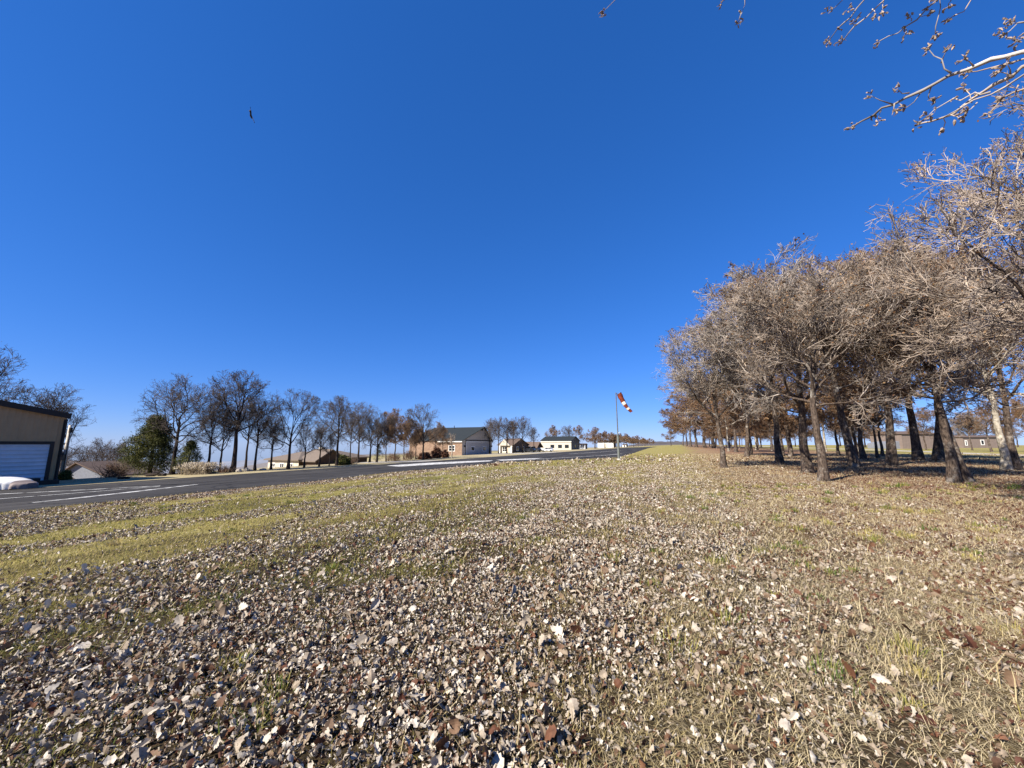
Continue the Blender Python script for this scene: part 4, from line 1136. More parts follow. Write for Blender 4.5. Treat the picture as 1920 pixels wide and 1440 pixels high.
# overhanging branches of a near tree that stands just outside the picture
def near_tree():
    rng = np.random.default_rng(8)
    tx, ty = 7.2, 2.4
    root = empty('overhanging_tree', (tx, ty, 0), 0, 'near tree whose budded branch tips hang in at the top right', 'tree')
    inv = Vector((-tx, -ty, 0))
    tb = MB()
    tb.tube([(0, 0, -.2), (.03, .02, .6), (-.05, .05, 1.8), (-.1, .1, 3.2), (-.2, .1, 4.6), (-.1, .2, 6.5)], [.34, .25, .22, .2, .15, .08], 12)
    limb_a = [Vector((-.1, .1, 3.0)), at_depth(2560, 60, 5.2) + inv, at_depth(2200, 150, 4.2) + inv, at_depth(2020, 86, 3.9) + inv]
    limb_b = [Vector((-.2, .1, 4.2)), at_depth(2500, -350, 5.2) + inv, at_depth(2100, -345, 4.7) + inv, at_depth(1911, -317, 4.4) + inv, at_depth(1745, -267, 4.22) + inv, at_depth(1495, -233, 4.26) + inv, at_depth(1178, -196, 4.2) + inv]
    tb.tube(limb_a, [.11, .06, .035, .012], 8); tb.tube(limb_b, [.11, .07, .045, .032, .024, .015, .006], 8)
    for dx, dy, dz in ((2.4, .6, 2.2), (1.4, -2.4, 2.6), (2.6, -1.2, 1.0), (.4, -2.6, 1.4), (1.2, .4, 4.0)):
        b0 = Vector((-.1, .1, rng.uniform(2.8, 4.6)))
        tb.tube([b0, b0 + Vector((dx, dy, dz)) * .5 + Vector((0, 0, .3)), b0 + Vector((dx, dy, dz))], [.09, .05, .008], 7)
    tb.build('trunk', M['bark'], root, smooth=True)
    Z = lambda q: (1120 + q[0] / 2.4, q[1] / 2.4)
    J1 = (2020, 190); J2 = {}
    # each: polyline in the picture, thickness in m, where it joins
    br = [
        ([(2160, 200), (1920, 235), (1760, 270), (1580, 340), (1460, 400), (1330, 465), (1240, 520), (1140, 575)], .016, 3.9),
        ([(2160, 215), (1920, 300), (1800, 380), (1690, 440), (1600, 510), (1500, 550), (1445, 560)], .013, 3.7),
        ([(2160, 210), (1920, 260), (1760, 310), (1660, 325)], .008, 4.0),
        ([(1760, 408), (1700, 425), (1600, 450), (1520, 490), (1495, 515)], .006, 3.68),
        ([(2160, 240), (1920, 400), (1820, 440), (1760, 510)], .008, 3.6),
        ([(2160, 220), (1920, 330), (1830, 390), (1700, 450), (1560, 530), (1555, 585)], .007, 3.62),
        ([(1590, 335), (1550, 270), (1490, 220)], .006, 3.9), ([(1555, 275), (1568, 232)], .005, 3.9),
        ([(1400, 432), (1350, 400)], .005, 3.9), ([(1325, 468), (1230, 430)], .005, 3.9), ([(1500, 385), (1485, 432), (1512, 445)], .005, 3.9),
        ([(1480, 402), (1420, 460), (1378, 488)], .005, 3.9), ([(1330, 466), (1343, 498)], .005, 3.9), ([(1700, 290), (1650, 268)], .005, 3.9), ([(1275, 500), (1268, 540)], .004, 3.9),
        ([(1640, 480), (1690, 455), (1655, 400)], .005, 3.66), ([(1600, 510), (1635, 538)], .004, 3.66), ([(1850, 350), (1845, 290)], .005, 3.7), ([(1870, 345), (1800, 320)], .005, 3.7),
        ([(1700, 470), (1660, 500)], .004, 3.62), ([(1900, 380), (1880, 430), (1810, 460)], .005, 3.65),
        ([(2160, 160), (2000, 90), (1900, 105), (1830, 155)], .007, 4.0), ([(2000, 100), (1960, 170), (1885, 185)], .005, 4.0), ([(1935, 98), (1860, 105)], .005, 4.0),
        ([(1500, -640), (1400, -250), (1290, 0), (1200, 80), (1130, 150), (1100, 185)], .009, 4.25),
        ([(1500, -640), (1330, -250), (1200, 0), (1140, 80), (1080, 130), (1040, 185)], .009, 4.2),
        ([(1500, -640), (1260, -230), (1110, 0), (1040, 48)], .007, 4.3),
        ([(1245, 35), (1250, 75)], .004, 4.25), ([(1165, 110), (1150, 100)], .004, 4.2), ([(1145, 30), (1130, 38)], .004, 4.2), ([(1290, 0), (1285, 50)], .004, 4.25),
        ([(1900, -760), (1720, -300), (1530, 0), (1440, 80), (1350, 145), (1270, 185)], .009, 4.4),
        ([(1900, -760), (1640, -300), (1540, 0), (1532, 80), (1520, 155)], .007, 4.35),
        ([(1900, -760), (1800, -250), (1680, 0), (1650, 50), (1590, 80)], .007, 4.5),
        ([(1420, 95), (1400, 75)], .004, 4.4), ([(1380, 125), (1392, 148)], .004, 4.4), ([(1450, 70), (1490, 65)], .004, 4.4), ([(1600, -120), (1590, 0), (1580, 30)], .005, 4.45),
        ([(900, -560), (740, -260), (660, 0), (652, 50), (636, 96)], .007, 4.25), ([(720, -200), (570, 0), (556, 18)], .006, 4.25),
        ([(140, -470), (120, -100), (80, 0), (28, 52)], .006, 4.2),
    ]
    # every branch with its side twigs is one part, its buds a sub-part
    groups = [(0, 6, 7, 8, 9, 10, 11, 12, 13, 14), (1, 15, 16, 17, 18), (2,), (3,), (4, 20), (5, 19), (21, 22, 23), (24, 27, 30), (25, 28), (26, 29), (31, 34, 35), (32, 36), (33, 37), (38,), (39,), (40,)]
    for gi in groups:
        cm = MB(); bm_ = MB(); tips = []
        for ii in gi:
            if ii >= len(br): continue
            pl, r0, dep = br[ii]
            r0 *= .74
            pts = [at_depth(*Z(q), dep * (1 + .012 * math.sin(i * 1.7 + r0 * 900))) + inv for i, q in enumerate(pl)]
            dn = []
            for a, b in zip(pts[:-1], pts[1:]):
                m_ = max(2, int((b - a).length / .06))
                for j in range(m_):
                    dn.append(a.lerp(b, j / m_) + Vector(rng.normal(0, .005, 3)))
            dn.append(pts[-1])
            n_ = len(dn)
            cm.tube(dn, [r0 * (1 - .62 * j / (n_ - 1)) * (1.3 if j % 4 == 0 else 1) for j in range(n_)], 6)
            tips.append((dn[-1], (dn[-1] - dn[-2]).normalized(), 1.0))
            for j in range(3, n_ - 2):
                if rng.random() < .15:
                    tips.append((dn[j], Vector(rng.normal(0, 1, 3)).normalized(), .45))
        for p, d, k in tips:
            for _ in range(int(rng.integers(4, 9) * k) + 1):
                e = (d + Vector(rng.normal(0, .85, 3))).normalized()
                L_ = rng.uniform(.014, .036) * (.7 + .3 * k)
                q0 = p + Vector(rng.normal(0, .009, 3)) * k
                bend = Vector(rng.normal(0, .006, 3))
                bm_.tube([q0, q0 + e * L_ * .35 + bend, q0 + e * L_ * .75 + bend, q0 + e * L_], [.002, rng.uniform(.004, .008), rng.uniform(.003, .006), .001], 4)
        bo = cm.build('branch', M['twig'], root, smooth=True)
        bm_.build('buds', M['bud'], bo)
near_tree()

# ------------------------------------------------------------------ smaller things
def windsock():
    x, y = ground(1160.5, 862.5); z0 = hz1(x, y); k = y / (FPX / CP)
    root = empty('windsock', (x, y, z0), 0, 'faded red and white windsock drooping from a tall steel pole', 'windsock')
    Hm = zat(1158, 815, y) - z0; Ht = zat(1155.5, 736, y) - z0
    p = MB(); p.tube([(0, 0, -.3), (0, 0, Hm)], [.13, .13], 12); p.build('lower_pole', M['rust_steel'], root, smooth=False)
    MB().tube([(0, 0, -.05), (0, 0, .14)], [.34, .22], 12).build('footing', M['concrete'], root)
    p = MB(); p.tube([(.02, 0, Hm - .1), (.0, 0, Hm + .25), (-.03, 0, Ht)], [.075, .06, .05], 10); p.build('upper_pole', M['steel'], root)
    c = MB(); c.tube([(.0, 0, Hm - .12), (.0, 0, Hm + .03)], [.16, .16], 12); c.tube([(.0, .0, Hm + .03), (.16, -.02, Hm + .26)], [.03, .03], 6); c.build('joint_collar', M['steel'], root)
    MB().tube([(-.03, 0, Ht - .08), (.14, 0, Ht - .10)], [.03, .03], 6).build('swivel_arm', M['steel'], root)
    a = Vector((.30, -.02, Ht - .10)); b = Vector((1.50, -.15, Ht - 2.08))
    d = (b - a).normalized(); u = Vector((0, 1, 0)); v = d.cross(u).normalized(); u = v.cross(d)
    bands = [0, .36, .50, .69, .80, 1.0]; n = 18; rings = []
    mb = MB(); rng = np.random.default_rng(3)
    fs = sorted(set(bands + [i / 20 for i in range(21)]))
    for f in fs:
        r = .27 * (1 - f) + .13 * f
        sag = Vector((-.05, 0, -.20)) * math.sin(f * math.pi)
        c = a.lerp(b, f) + sag
        rings.append([c + (u * math.cos(2 * math.pi * j / n) + v * math.sin(2 * math.pi * j / n)) * r * (1 + (.10 * math.sin(j * 2.1 + f * 9) + .07 * math.sin(j * .7 + f * 31)) * (f > .02)) for j in range(n)])
    base = 0
    mb.v = [tuple(q) for rg in rings for q in rg]
    for i in range(len(fs) - 1):
        fm = (fs[i] + fs[i + 1]) / 2
        red = fm < .36 or .50 < fm < .69 or fm > .80
        for j in range(n):
            mb.f.append((i * n + j, i * n + (j + 1) % n, (i + 1) * n + (j + 1) % n, (i + 1) * n + j)); mb.m.append(0 if red else 1)
    mb.build('sock', [M['red_cloth'], M['white_cloth']], root, smooth=True)
    rp = [rings[0][j] for j in range(n)] + [rings[0][0]]
    MB().tube(rp, [.022] * len(rp), 6, False).build('hoop', M['steel'], root)
windsock()

def utility_pole():
    t_ = t_at(126, 51.5); x, y = xy_of(51.5, t_); z0 = hz1(x, y)
    H = zat(128, 797, y) - z0
    root = empty('utility_pole', (x, y, z0), 0, 'pale sunlit pole with a conduit beside the hangar corner', 'pole')
    MB().tube([(0, 0, -.4), (0, 0, H * .5), (0, 0, H)], [.16, .14, .11], 12).build('shaft', M['pole_wood'], root, smooth=True)
    MB().tube([(.2, -.12, .1), (.2, -.12, H * .85)], [.035, .035], 8).build('conduit', M['dark_trim'], root)
    MB().box(-.14, .18, -.32, -.15, H * .36, H * .46).build('meter_box', M['steel'], root)
    MB().tube([(.22, -.1, H * .86), (.22, -.1, H * .95)], [.12, .12], 10).build('lamp_head', M['dark_trim'], root)
utility_pole()

def tarp_cover():
    x, y = ground(43, 917.5); z0 = hz1(x, y); k = y / (FPX / CP)
    root = empty('covered_boat', (x - 4.6, y + .4, z0), 0, 'low boat under a white tarpaulin before the hangar door', 'boat')
    L_ = 4.6; nx, nc = 60, 40
    def lump(f):
        f2 = min(1, f * 6)
        h = .66 * (.80 + .25 * math.sin(f * 2.6 + .5)) * f2 ** .4 * (1 - max(0, (f - .62) / .38) ** 1.3 * .42)
        wdt = .80 * f2 ** .4 * (1 - max(0, (f - .72) / .28) ** 2 * .62)
        return h, wdt
    V_, rows = [], []
    for i in range(nx):
        f = i / (nx - 1); h, wd = lump(f)
        for j in range(nc):
            a = math.pi * j / (nc - 1)
            ca, sa = math.cos(a), math.sin(a)
            w2 = wd * math.copysign(abs(ca) ** .55, ca)
            z2 = h * sa ** .55
            fold = .07 * math.sin(f * 38 + ca * 4) * (1 - .7 * sa) + .04 * math.sin(f * 90 + 2 * ca) * (1 - sa) + .02 * float(vnoise(f * 30, j * .6, 2, 5))
            V_.append((f * L_, -w2 * (1 + fold * 1.6), max(.0, z2 + fold * .4) + .015))
    q = [(i * nc + j, (i + 1) * nc + j, (i + 1) * nc + j + 1, i * nc + j + 1) for i in range(nx - 1) for j in range(nc - 1)]
    cut = .86
    for nm, mat, lo, hi in (('tarp', M['tarp'], 0, cut), ('bow_shaded', M['tarp_shaded'], cut, 1.01)):
        mb = MB(); mb.v = V_; mb.f = [f for f in q if lo <= (f[0] // nc) / (nx - 1) < hi]; mb.m = [0] * len(mb.f)
        mb.build(nm, mat, root, smooth=True)
    mb = MB(); mb.v = V_; mb.f = [tuple((nx - 1) * nc + j for j in range(nc))]; mb.m = [0]
    mb.build('bow_end', M['tarp_shaded'], root)
tarp_cover()

def bin_():
    x, y = ground(152, 890.5); z0 = hz1(x, y); k = y / (FPX / CP)
    h = 13.5 * k; r = 7.2 * k
    root = empty('trash_bin', (x, y, z0), 0, 'round topped black bin with a sunlit pale side near the hangar corner', 'bin')
    MB().tube([(0, 0, 0), (0, 0, h * .62)], [r * .86, r], 18).build('body', M['black'], root, smooth=False)
    MB().tube([(0, 0, h * .62), (0, 0, h * .66), (0, 0, h * .82), (0, 0, h * .95), (0, 0, h)], [r * 1.06, r * 1.06, r * .92, r * .55, r * .1], 18).build('lid', M['black'], root, smooth=True)
    MB().box(-r * 1.22, -r * 1.02, -r * .5, r * .5, h * .02, h * .8).build('sunlit_side', M['cream_wall'], root)  # added pale slab standing for the sunlit side of the bin
bin_()

def log_(px, py, wpx, hpx, label, seed):
    x, y = ground(px, py); z0 = hz1(x, y); k = y / (FPX / CP)
    rng = np.random.default_rng(seed); L_ = wpx * k; r = hpx * k / 2
    pts = [(-L_ / 2 + L_ * i / 7, rng.normal(0, .03), r * .95 + rng.normal(0, .02)) for i in range(8)]
    mb = MB(); mb.tube(pts, [r * rng.uniform(.85, 1.1) for _ in pts], 10); mb.tube([pts[4], (pts[4][0] + .3, -.3, r * 2.4)], [r * .35, r * .2], 7)
    o = mb.build('log', M['bark_dark'], None, (x, y, z0), True)
    tag(o, label, 'log')
log_(292, 893, 36, 6, 'dark fallen log at the foot of the green cedar', 3)
log_(232, 898, 20, 4, 'short log on the verge left of the cedar', 5)

def rock(px, py, wpx, hpx, label, seed):
    rng = np.random.default_rng(seed); x, y = ground(px, py); z0 = hz1(x, y); k = y / (FPX / CP)
    import bmesh
    bm = bmesh.new(); bmesh.ops.create_icosphere(bm, subdivisions=3, radius=1)
    for v in bm.verts:
        n = v.co.copy()
        f = 1 + .35 * (float(vnoise(n.x * 3 + seed, n.y * 3 + n.z * 2, 1.1, seed)) - .5) + .15 * (float(vnoise(n.x * 9, n.z * 9 + n.y * 4, 1, seed)) - .5)
        v.co = Vector((n.x * wpx * k / 2, n.y * wpx * k / 2.4, n.z * hpx * k * .62)) * f
    me = D.meshes.new('rock'); bm.to_mesh(me); bm.free(); me.materials.append(M['rock'])
    o = link('rock', me, None, (x, y, z0 + hpx * k * .3)); tag(o, label, 'rock', 'rocks along the verge by the tallest oak')
for px, py, wq, hq, lab in ((448, 885.5, 11, 7, 'rounded pale rock nearest the trunk of the tallest oak'), (461, 884, 9, 8, 'upright pale rock between the two slim oaks'),
                            (470, 883.5, 7, 5, 'smallest rock before the straight slender oak'), (493, 882, 13, 4, 'flat pale rock right of the straight slender oak')):
    rock(px, py, wq, hq, lab, int(px))

def car(px, py, wpx, label, paint, rz, kind='suv'):
    x, y = ground(px, py); z0 = hz1(x, y)
    root = empty('parked_car', (x, y, z0), rz, label, 'car')
    Lc, Wc = 4.9, 1.85
    prof = [(-2.42, .42), (2.38, .40), (2.45, .75), (2.30, .98), (1.25, 1.08), (.55, 1.62), (-1.55, 1.66), (-2.25, 1.12), (-2.45, 1.02)]
    b = MB(); b.prism(prof, -Wc / 2, Wc / 2, 'y'); b.build('body', paint, root)
    g = MB(); 
    for sd in (-1, 1):
        yy = sd * (Wc / 2)
        g.prism([(1.05, 1.10), (.48, 1.54), (-.42, 1.57), (-.42, 1.10)], *sorted((yy, yy + sd * .012)), 'y'); g.prism([(-.52, 1.10), (-.52, 1.57), (-1.5, 1.58), (-1.95, 1.14)], *sorted((yy, yy + sd * .012)), 'y')
    g.build('side_windows', M['glass'], root)
    ws = MB(); ws.add([(1.22, -.78, 1.12), (1.22, .78, 1.12), (.60, .70, 1.60), (.60, -.70, 1.60)], [(0, 1, 2, 3)]); ws.build('windscreen', M['glass'], root, (.025, 0, .02))
    for wx in (-1.5, 1.5):
        for sd in (-1, 1):
            wh = MB(); wh.tube([(wx, sd * .72, .36), (wx, sd * .95, .36)], [.36, .36], 16)
            w_ = wh.build('wheel', M['rubber'], root)
            MB().tube([(wx, sd * .951, .36), (wx, sd * .965, .36)], [.22, .2], 12).build('rim', M['steel'], w_)
    for sd in (-1, 1):
        MB().box(2.40, 2.47, sd * .7 - .2, sd * .7 + .2, .72, .88).build('headlight', M['white_paint'], root)
    return root
xw, yw = ground(1028, 847)
car(1026, 846.8, 24, 'white car parked in front of the white house', M['car_white'], YAW + 1.75)
car(1004, 847.5, 16, 'dark car parked under the carport roof', M['car_dark'], YAW + 1.2)
car(992, 848.3, 16, 'dark car parked outside the carport beside the wide oak', M['car_dark'], YAW + 1.6)

def bird():
    p = at_depth(470.5, 216.5, 46)
    root = empty('bird', p, R(20), 'dark bird gliding high in the blue sky', 'bird')
    mb = MB()
    # body, head and tail as one lofted surface, wings joined at the shoulders
    mb.tube([(0, .34, .0), (0, .28, .01), (0, .2, .0), (0, .02, -.01), (0, -.2, .0), (0, -.3, .005), (0, -.48, .0)], [.012, .04, .055, .085, .055, .05, .085], 10)
    for sd in (-1, 1):
        st = [(0.03, .12, -.13, .02), (.22, .16, -.12, .07), (.42, .14, -.11, .10), (.60, .07, -.12, .10), (.74, -.02, -.14, .12)]
        b0 = len(mb.v)
        for sx, yf, yb, zz in st:
            mb.v += [(sd * sx, yf, zz), (sd * sx, (yf + yb) / 2, zz + .022), (sd * sx, yb, zz), (sd * sx, (yf + yb) / 2, zz - .008)]
        for i in range(len(st) - 1):
            for j in range(4):
                f = (b0 + i * 4 + j, b0 + i * 4 + (j + 1) % 4, b0 + (i + 1) * 4 + (j + 1) % 4, b0 + (i + 1) * 4 + j)
                mb.f.append(f if sd > 0 else f[::-1]); mb.m.append(0)
        mb.f.append(tuple(b0 + (len(st) - 1) * 4 + j for j in range(4))); mb.m.append(0)
    me = mb.mesh('bird', M['feather'], True)
    o = link('body', me, root)
    root.rotation_euler = (R(-12), R(72), R(15))
bird()

# ------------------------------------------------------------------ leaves and grass on the lawn
def lawn_fields(x, y):
    """leaf density 0..1, grass amount 0..1 and grass tint at ground points"""
    s, t = st_of(x, y)
    n1 = vnoise(s * 1.0, t * .3, 1.3, 21) * .65 + vnoise(s, t * .55, .5, 31) * .35; n2 = vnoise(s, t * .6, .42, 22); n3 = vnoise(s, t * .2, 4.0, 23)
    r = np.hypot(x, y)
    core = np.clip((s + 2.2 + (n3 - .5) * 3) / 2.2, 0, 1) * np.clip((7.5 + (n3 - .5) * 4 - s + t * .10) / 3.5, 0, 1)
    bands = np.clip((n1 - .40) / .22, 0, 1)
    leaf = core * (.22 + .78 * np.clip((n1 * .6 + n2 * .4 - .36) / .26, 0, 1)) + (1 - core) * np.where(s > 2, .05 + .62 * bands, .17 + .32 * np.clip((n2 - .42) / .3, 0, 1))
    leaf = leaf * np.clip((18.8 - s) / 3.5, .12, 1)
    leaf = np.where((s < -5.5), .38, leaf)
    leaf = leaf * np.interp(t, [0, 5, 9, 16, 30, 45, 60], [1, 1, .95, .82, .58, .24, .08])
    edge = np.exp(-((s - 17.6) / .8) ** 2) * np.clip((70 - t) / 40, 0, 1)
    leaf = np.maximum(leaf, edge * .8)
    grass = 1 - .88 * leaf
    tint = np.clip(.52 + (n3 - .5) * .35 + np.clip((s - 2) / 8, -.6, .14) - np.where(s < -.5, .26, 0), 0.02, .9)
    grass = grass * np.clip((vnoise(x, y, .38, 81) * .6 + vnoise(x, y, 1.5, 82) * .4 - .22) / .25, .22, 1)
    return leaf, grass, tint
def in_lawn(x, y, spill=0.0):
    s, t = st_of(x, y)
    ok = s < near_edge(t) - .05 + (vnoise(t, s * 0, .7, 71) - .5) * .35
    if spill:                                        # a few leaves blown onto the asphalt
        h_ = vnoise(x * 977.0, y * 977.0, 1.0, 72)
        ok = ok | ((s < near_edge(t) + 2.2) & (h_ < .16 * np.exp(-np.maximum(0, s - near_edge(t)) / .6)))
    return ok
def scatter(rng, n, r0, r1, half=1.40, xl=None):
    r = np.sqrt(rng.random(n) * (r1 ** 2 - r0 ** 2) + r0 ** 2)
    x = (rng.random(n) * 2 - 1) * half * r
    y = r
    return x, y

def leaves_mesh(rng, x, y, z, size, st, tint, lift, flat, grid):
    """curled lobed leaves; grid = (stations, profile)"""
    n = len(x); prof = np.array(grid); k = len(prof)
    a = np.linspace(0, 1, k)
    L_ = size[:, None]
    kap = rng.normal(0, 1.5, n)[:, None]; kap = np.where(np.abs(kap) < .08, .08, kap); fold = np.abs(rng.normal(.25, .35, n))[:, None] * np.sign(rng.random(n) - .35)[:, None]
    th = kap * a[None] + 1e-4
    cx = L_ * np.sin(th) / kap; cz = L_ * (1 - np.cos(th)) / kap
    nx_, nz_ = -np.sin(th), np.cos(th)
    wl = prof[None] * L_ * rng.uniform(.75, 1.15, (n, 1)); wr = prof[None] * L_ * rng.uniform(.75, 1.15, (n, 1))
    cf, sf = np.cos(fold), np.sin(fold)
    def side(sgn, wd):
        return np.stack([cx + nx_ * wd * sf, sgn * wd * cf * np.ones_like(cx), cz + nz_ * wd * sf], -1)
    mid = np.stack([cx, np.zeros_like(cx), cz], -1)
    P = np.stack([side(1, wl), mid, side(-1, wr)], 2)                  # n,k,3(cols),3
    P = P - P.mean(axis=(1, 2), keepdims=True)
    yaw = rng.uniform(0, 6.283, n); tilt = np.abs(rng.normal(0, flat, n)).clip(0, 1.5); taz = rng.uniform(0, 6.283, n)
    cy, sy = np.cos(yaw), np.sin(yaw)
    X = P[..., 0] * cy[:, None, None] - P[..., 1] * sy[:, None, None]; Yy = P[..., 0] * sy[:, None, None] + P[..., 1] * cy[:, None, None]; Zz = P[..., 2]
    ax, ay = np.cos(taz)[:, None, None], np.sin(taz)[:, None, None]
    ct, st_ = np.cos(tilt)[:, None, None], np.sin(tilt)[:, None, None]
    u = X * ax + Yy * ay; v_ = -X * ay + Yy * ax
    u2 = u * ct + Zz * st_; z2 = -u * st_ + Zz * ct
    X = u2 * ax - v_ * ay; Yy = u2 * ay + v_ * ax; Zz = z2
    low = Zz.min(axis=(1, 2))
    Zz = Zz - low[:, None, None] * .85 + lift[:, None, None]
    V_ = np.stack([X + x[:, None, None], Yy + y[:, None, None], Zz + z[:, None, None]], -1).reshape(-1, 3)
    idx = np.arange(n * k * 3).reshape(n, k, 3)
    q = np.concatenate([np.stack([idx[:, :-1, c], idx[:, 1:, c], idx[:, 1:, c + 1], idx[:, :-1, c + 1]], -1).reshape(-1, 4) for c in (0, 1)])
    return V_, q, np.repeat(tint, k * 3)

def build_leaves():
    rng = np.random.default_rng(99)
    parts = []
    prof_hi = [.03, .16, .15, .30, .24, .38, .27, .33, .08]
    prof_mid = [.06, .34, .22, .40, .06]
    prof_lo = [.16, .40, .12]
    prof_bit = [.30, .22]
    #         r0   r1   per m2  outline  size  spread
    for r0, r1, dens, prof, sz, spr in ((1.3, 6.5, 130, prof_hi, .058, .38), (1.3, 5, 1500, prof_mid, .028, .42), (1.3, 4.2, 2200, prof_bit, .014, .4),
                                        (6.5, 15, 55, prof_mid, .060, .30), (5, 11, 1200, prof_lo, .029, .42), (4.2, 8, 900, prof_bit, .018, .4),
                                        (11, 20, 720, prof_lo, .034, .40), (20, 34, 260, prof_bit, .055, .35), (34, 62, 40, prof_bit, .14, .3)):
        area = 1.40 * (r1 ** 2 - r0 ** 2)
        n = int(area * dens)
        x, y = scatter(rng, n, r0, r1)
        d, _, _ = lawn_fields(x, y)
        d = np.maximum(d, .3 * (st_of(x, y)[0] > 18.5)); ok = (rng.random(n) < d) & in_lawn(x, y, 1)
        x, y = x[ok], y[ok]; n = len(x)
        s, t = st_of(x, y)
        tint = np.clip(rng.beta(1.05, 1.5, n) + np.where(s < -1, .16, 0) + np.where(s < -6, .18, 0) + rng.normal(0, .05, n), 0, 1)
        size = sz * np.exp(rng.normal(0, spr, n)).clip(.4, 2.2)
        lift = rng.random(n) ** 2 * .030 * d[ok]
        z = hz(x, y)
        parts.append(leaves_mesh(rng, x, y, z, size, None, tint, lift, 1.15, prof))
    V_, Q_, T_ = [], [], []; o = 0
    for v, q, t_ in parts:
        V_.append(v); Q_.append(q + o); T_.append(t_); o += len(v)
    ob = link('fallen_leaves', np_mesh('fallen_leaves', np.concatenate(V_), [np.concatenate(Q_)], [M['leaf']], False, {'tint': np.concatenate(T_)}))
    tag(ob, 'pale dry oak leaves strewn over the lawn', 'leaves', kind='stuff')
build_leaves()

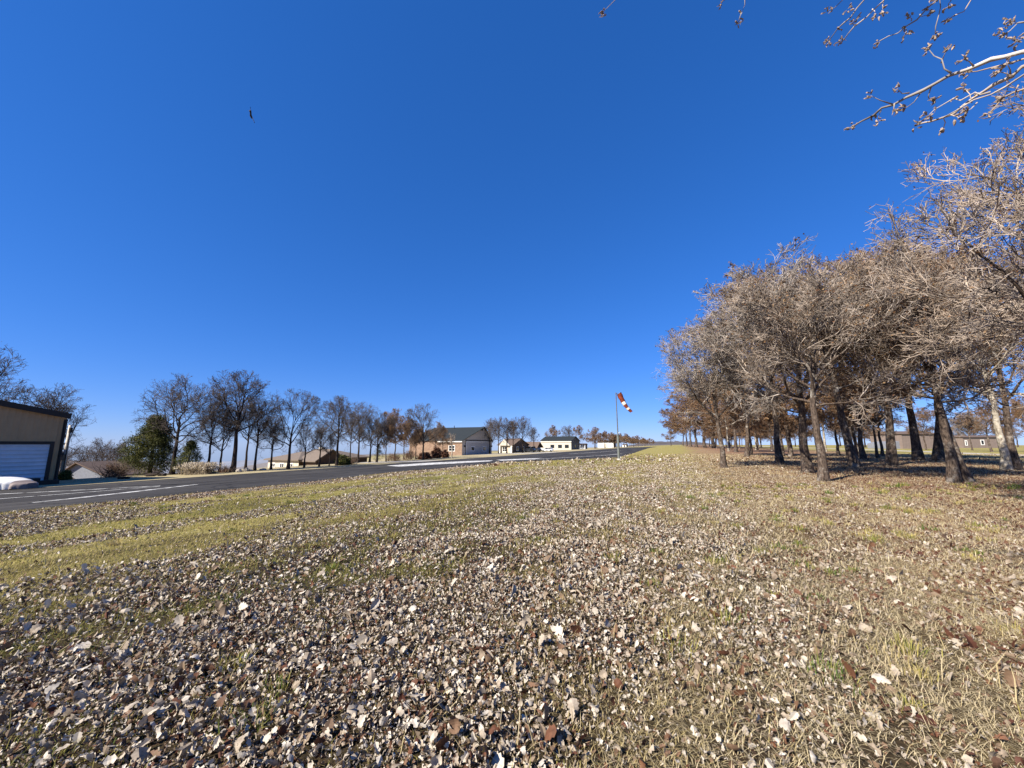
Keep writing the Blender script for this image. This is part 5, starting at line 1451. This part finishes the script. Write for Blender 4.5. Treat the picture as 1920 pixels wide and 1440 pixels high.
def build_grass():
    rng = np.random.default_rng(55)
    V_, F_, T_ = [], [], []; o = 0
    # clumps of longer green or straw blades on the near right
    for r0, r1, dens, h, wd in ((1.3, 5.5, 6200, .040, .0019), (5.5, 14, 1700, .045, .0038), (14, 30, 340, .055, .009), (30, 62, 80, .07, .020)):
        n = int(1.40 * (r1 ** 2 - r0 ** 2) * dens)
        x, y = scatter(rng, n, r0, r1)
        leaf, g, tint = lawn_fields(x, y)
        ok = (rng.random(n) < g) & in_lawn(x, y)
        x, y, tint = x[ok], y[ok], tint[ok]; n = len(x)
        # tufts
        s, t = st_of(x, y)
        tuft = np.zeros(n)
        hh = h * np.exp(rng.normal(0, .4, n)) * (1 + 1.5 * tuft)
        tt = np.clip(tint + rng.normal(0, .13, n) + tuft * rng.uniform(.0, .5, n), 0, 1)
        a = rng.uniform(0, 6.283, n); ln = np.where(s < .5, rng.normal(1.25, .25, n), np.abs(rng.normal(1.0, .45, n))).clip(0, 1.5); hh = np.where(s < .5, hh * 1.5, hh)
        z = hz(x, y) - .004
        dx, dy = np.cos(a), np.sin(a); bx, by = -dy * wd, dx * wd
        hx = hh * np.sin(ln); hv = hh * np.cos(ln).clip(.1)
        if r0 < 10:
            p = np.stack([np.stack([x - bx, y - by, z], -1), np.stack([x + bx, y + by, z], -1),
                          np.stack([x + dx * hx * .4 + bx * .8, y + dy * hx * .4 + by * .8, z + hv * .65], -1), np.stack([x + dx * hx * .4 - bx * .8, y + dy * hx * .4 - by * .8, z + hv * .65], -1),
                          np.stack([x + dx * hx, y + dy * hx, z + hv], -1)], 1)
            V_.append(p.reshape(-1, 3)); i = np.arange(n)[:, None] * 5 + o
            F_.append(('q', np.concatenate([i, i + 1, i + 2, i + 3], 1))); F_.append(('t', np.concatenate([i + 3, i + 2, i + 4], 1)))
            T_.append(np.repeat(tt, 5)); o += n * 5
        else:
            p = np.stack([np.stack([x - bx, y - by, z], -1), np.stack([x + bx, y + by, z], -1), np.stack([x + dx * hx, y + dy * hx, z + hv], -1)], 1)
            V_.append(p.reshape(-1, 3)); i = np.arange(n)[:, None] * 3 + o
            F_.append(('t', np.concatenate([i, i + 1, i + 2], 1))); T_.append(np.repeat(tt, 3)); o += n * 3
    # separate green tufts, most of them on the tree side
    nt_ = 330
    cx, cy = scatter(rng, nt_ * 2, 1.6, 16); cs, ct = st_of(cx, cy)
    keep = (rng.random(len(cx)) < np.where(cs < .8, .75, .16)) & in_lawn(cx, cy); cx, cy = cx[keep], cy[keep]
    per = 75
    rad = rng.uniform(.05, .15, len(cx))
    x = (cx[:, None] + rng.normal(0, .6, (len(cx), per)) * rad[:, None]).ravel(); y = (cy[:, None] + rng.normal(0, .6, (len(cx), per)) * rad[:, None]).ravel(); n = len(x)
    hh = np.repeat(rng.uniform(.035, .095, len(cx)), per) * np.exp(rng.normal(0, .35, n)); tt = np.clip(np.repeat(rng.uniform(.35, 1.0, len(cx)), per) + rng.normal(0, .14, n), 0, 1)
    a = np.arctan2(y - np.repeat(cy, per), x - np.repeat(cx, per)) + rng.normal(0, .8, n); ln = np.abs(rng.normal(.55, .35, n)).clip(0, 1.3)
    wd = .0022 + .0003 * np.hypot(x, y); z = hz(x, y) - .004
    dx, dy = np.cos(a), np.sin(a); bx, by = -dy * wd, dx * wd; hx = hh * np.sin(ln); hv = hh * np.cos(ln)
    p = np.stack([np.stack([x - bx, y - by, z], -1), np.stack([x + bx, y + by, z], -1),
                  np.stack([x + dx * hx * .4 + bx * .8, y + dy * hx * .4 + by * .8, z + hv * .65], -1), np.stack([x + dx * hx * .4 - bx * .8, y + dy * hx * .4 - by * .8, z + hv * .65], -1),
                  np.stack([x + dx * hx, y + dy * hx, z + hv], -1)], 1)
    V_.append(p.reshape(-1, 3)); i = np.arange(n)[:, None] * 5 + o
    F_.append(('q', np.concatenate([i, i + 1, i + 2, i + 3], 1))); F_.append(('t', np.concatenate([i + 3, i + 2, i + 4], 1))); T_.append(np.repeat(tt, 5)); o += n * 5
    # long dead stems lying and standing among the leaves
    n = 1500
    x, y = scatter(rng, n, 1.4, 9); z = hz(x, y) + .004
    hh = rng.uniform(.06, .26, n); a = rng.uniform(0, 6.283, n); ln = rng.normal(1.15, .4, n).clip(0, 1.5); wd = .0016 + .0003 * np.hypot(x, y)
    dx, dy = np.cos(a), np.sin(a); bx, by = -dy * wd, dx * wd; hx = hh * np.sin(ln); hv = hh * np.cos(ln); cu = rng.normal(0, .25, n)
    p = np.stack([np.stack([x - bx, y - by, z], -1), np.stack([x + bx, y + by, z], -1),
                  np.stack([x + (dx - dy * cu) * hx * .5 + bx, y + (dy + dx * cu) * hx * .5 + by, z + hv * .6], -1), np.stack([x + (dx - dy * cu) * hx * .5 - bx, y + (dy + dx * cu) * hx * .5 - by, z + hv * .6], -1),
                  np.stack([x + dx * hx, y + dy * hx, z + hv], -1)], 1)
    ok = in_lawn(x, y); p = p[ok]; n = len(p)
    V_.append(p.reshape(-1, 3)); i = np.arange(n)[:, None] * 5 + o
    F_.append(('q', np.concatenate([i, i + 1, i + 2, i + 3], 1))); F_.append(('t', np.concatenate([i + 3, i + 2, i + 4], 1))); T_.append(np.repeat(rng.uniform(0, .3, n), 5)); o += n * 5
    ob = link('grass', np_mesh('grass', np.concatenate(V_), [np.concatenate([f for k, f in F_ if k == 'q']), np.concatenate([f for k, f in F_ if k == 't'])], [M['blade']], False, {'tint': np.concatenate(T_)}))
    tag(ob, 'short dormant yellow green grass of the lawn', 'grass', kind='stuff')
build_grass()
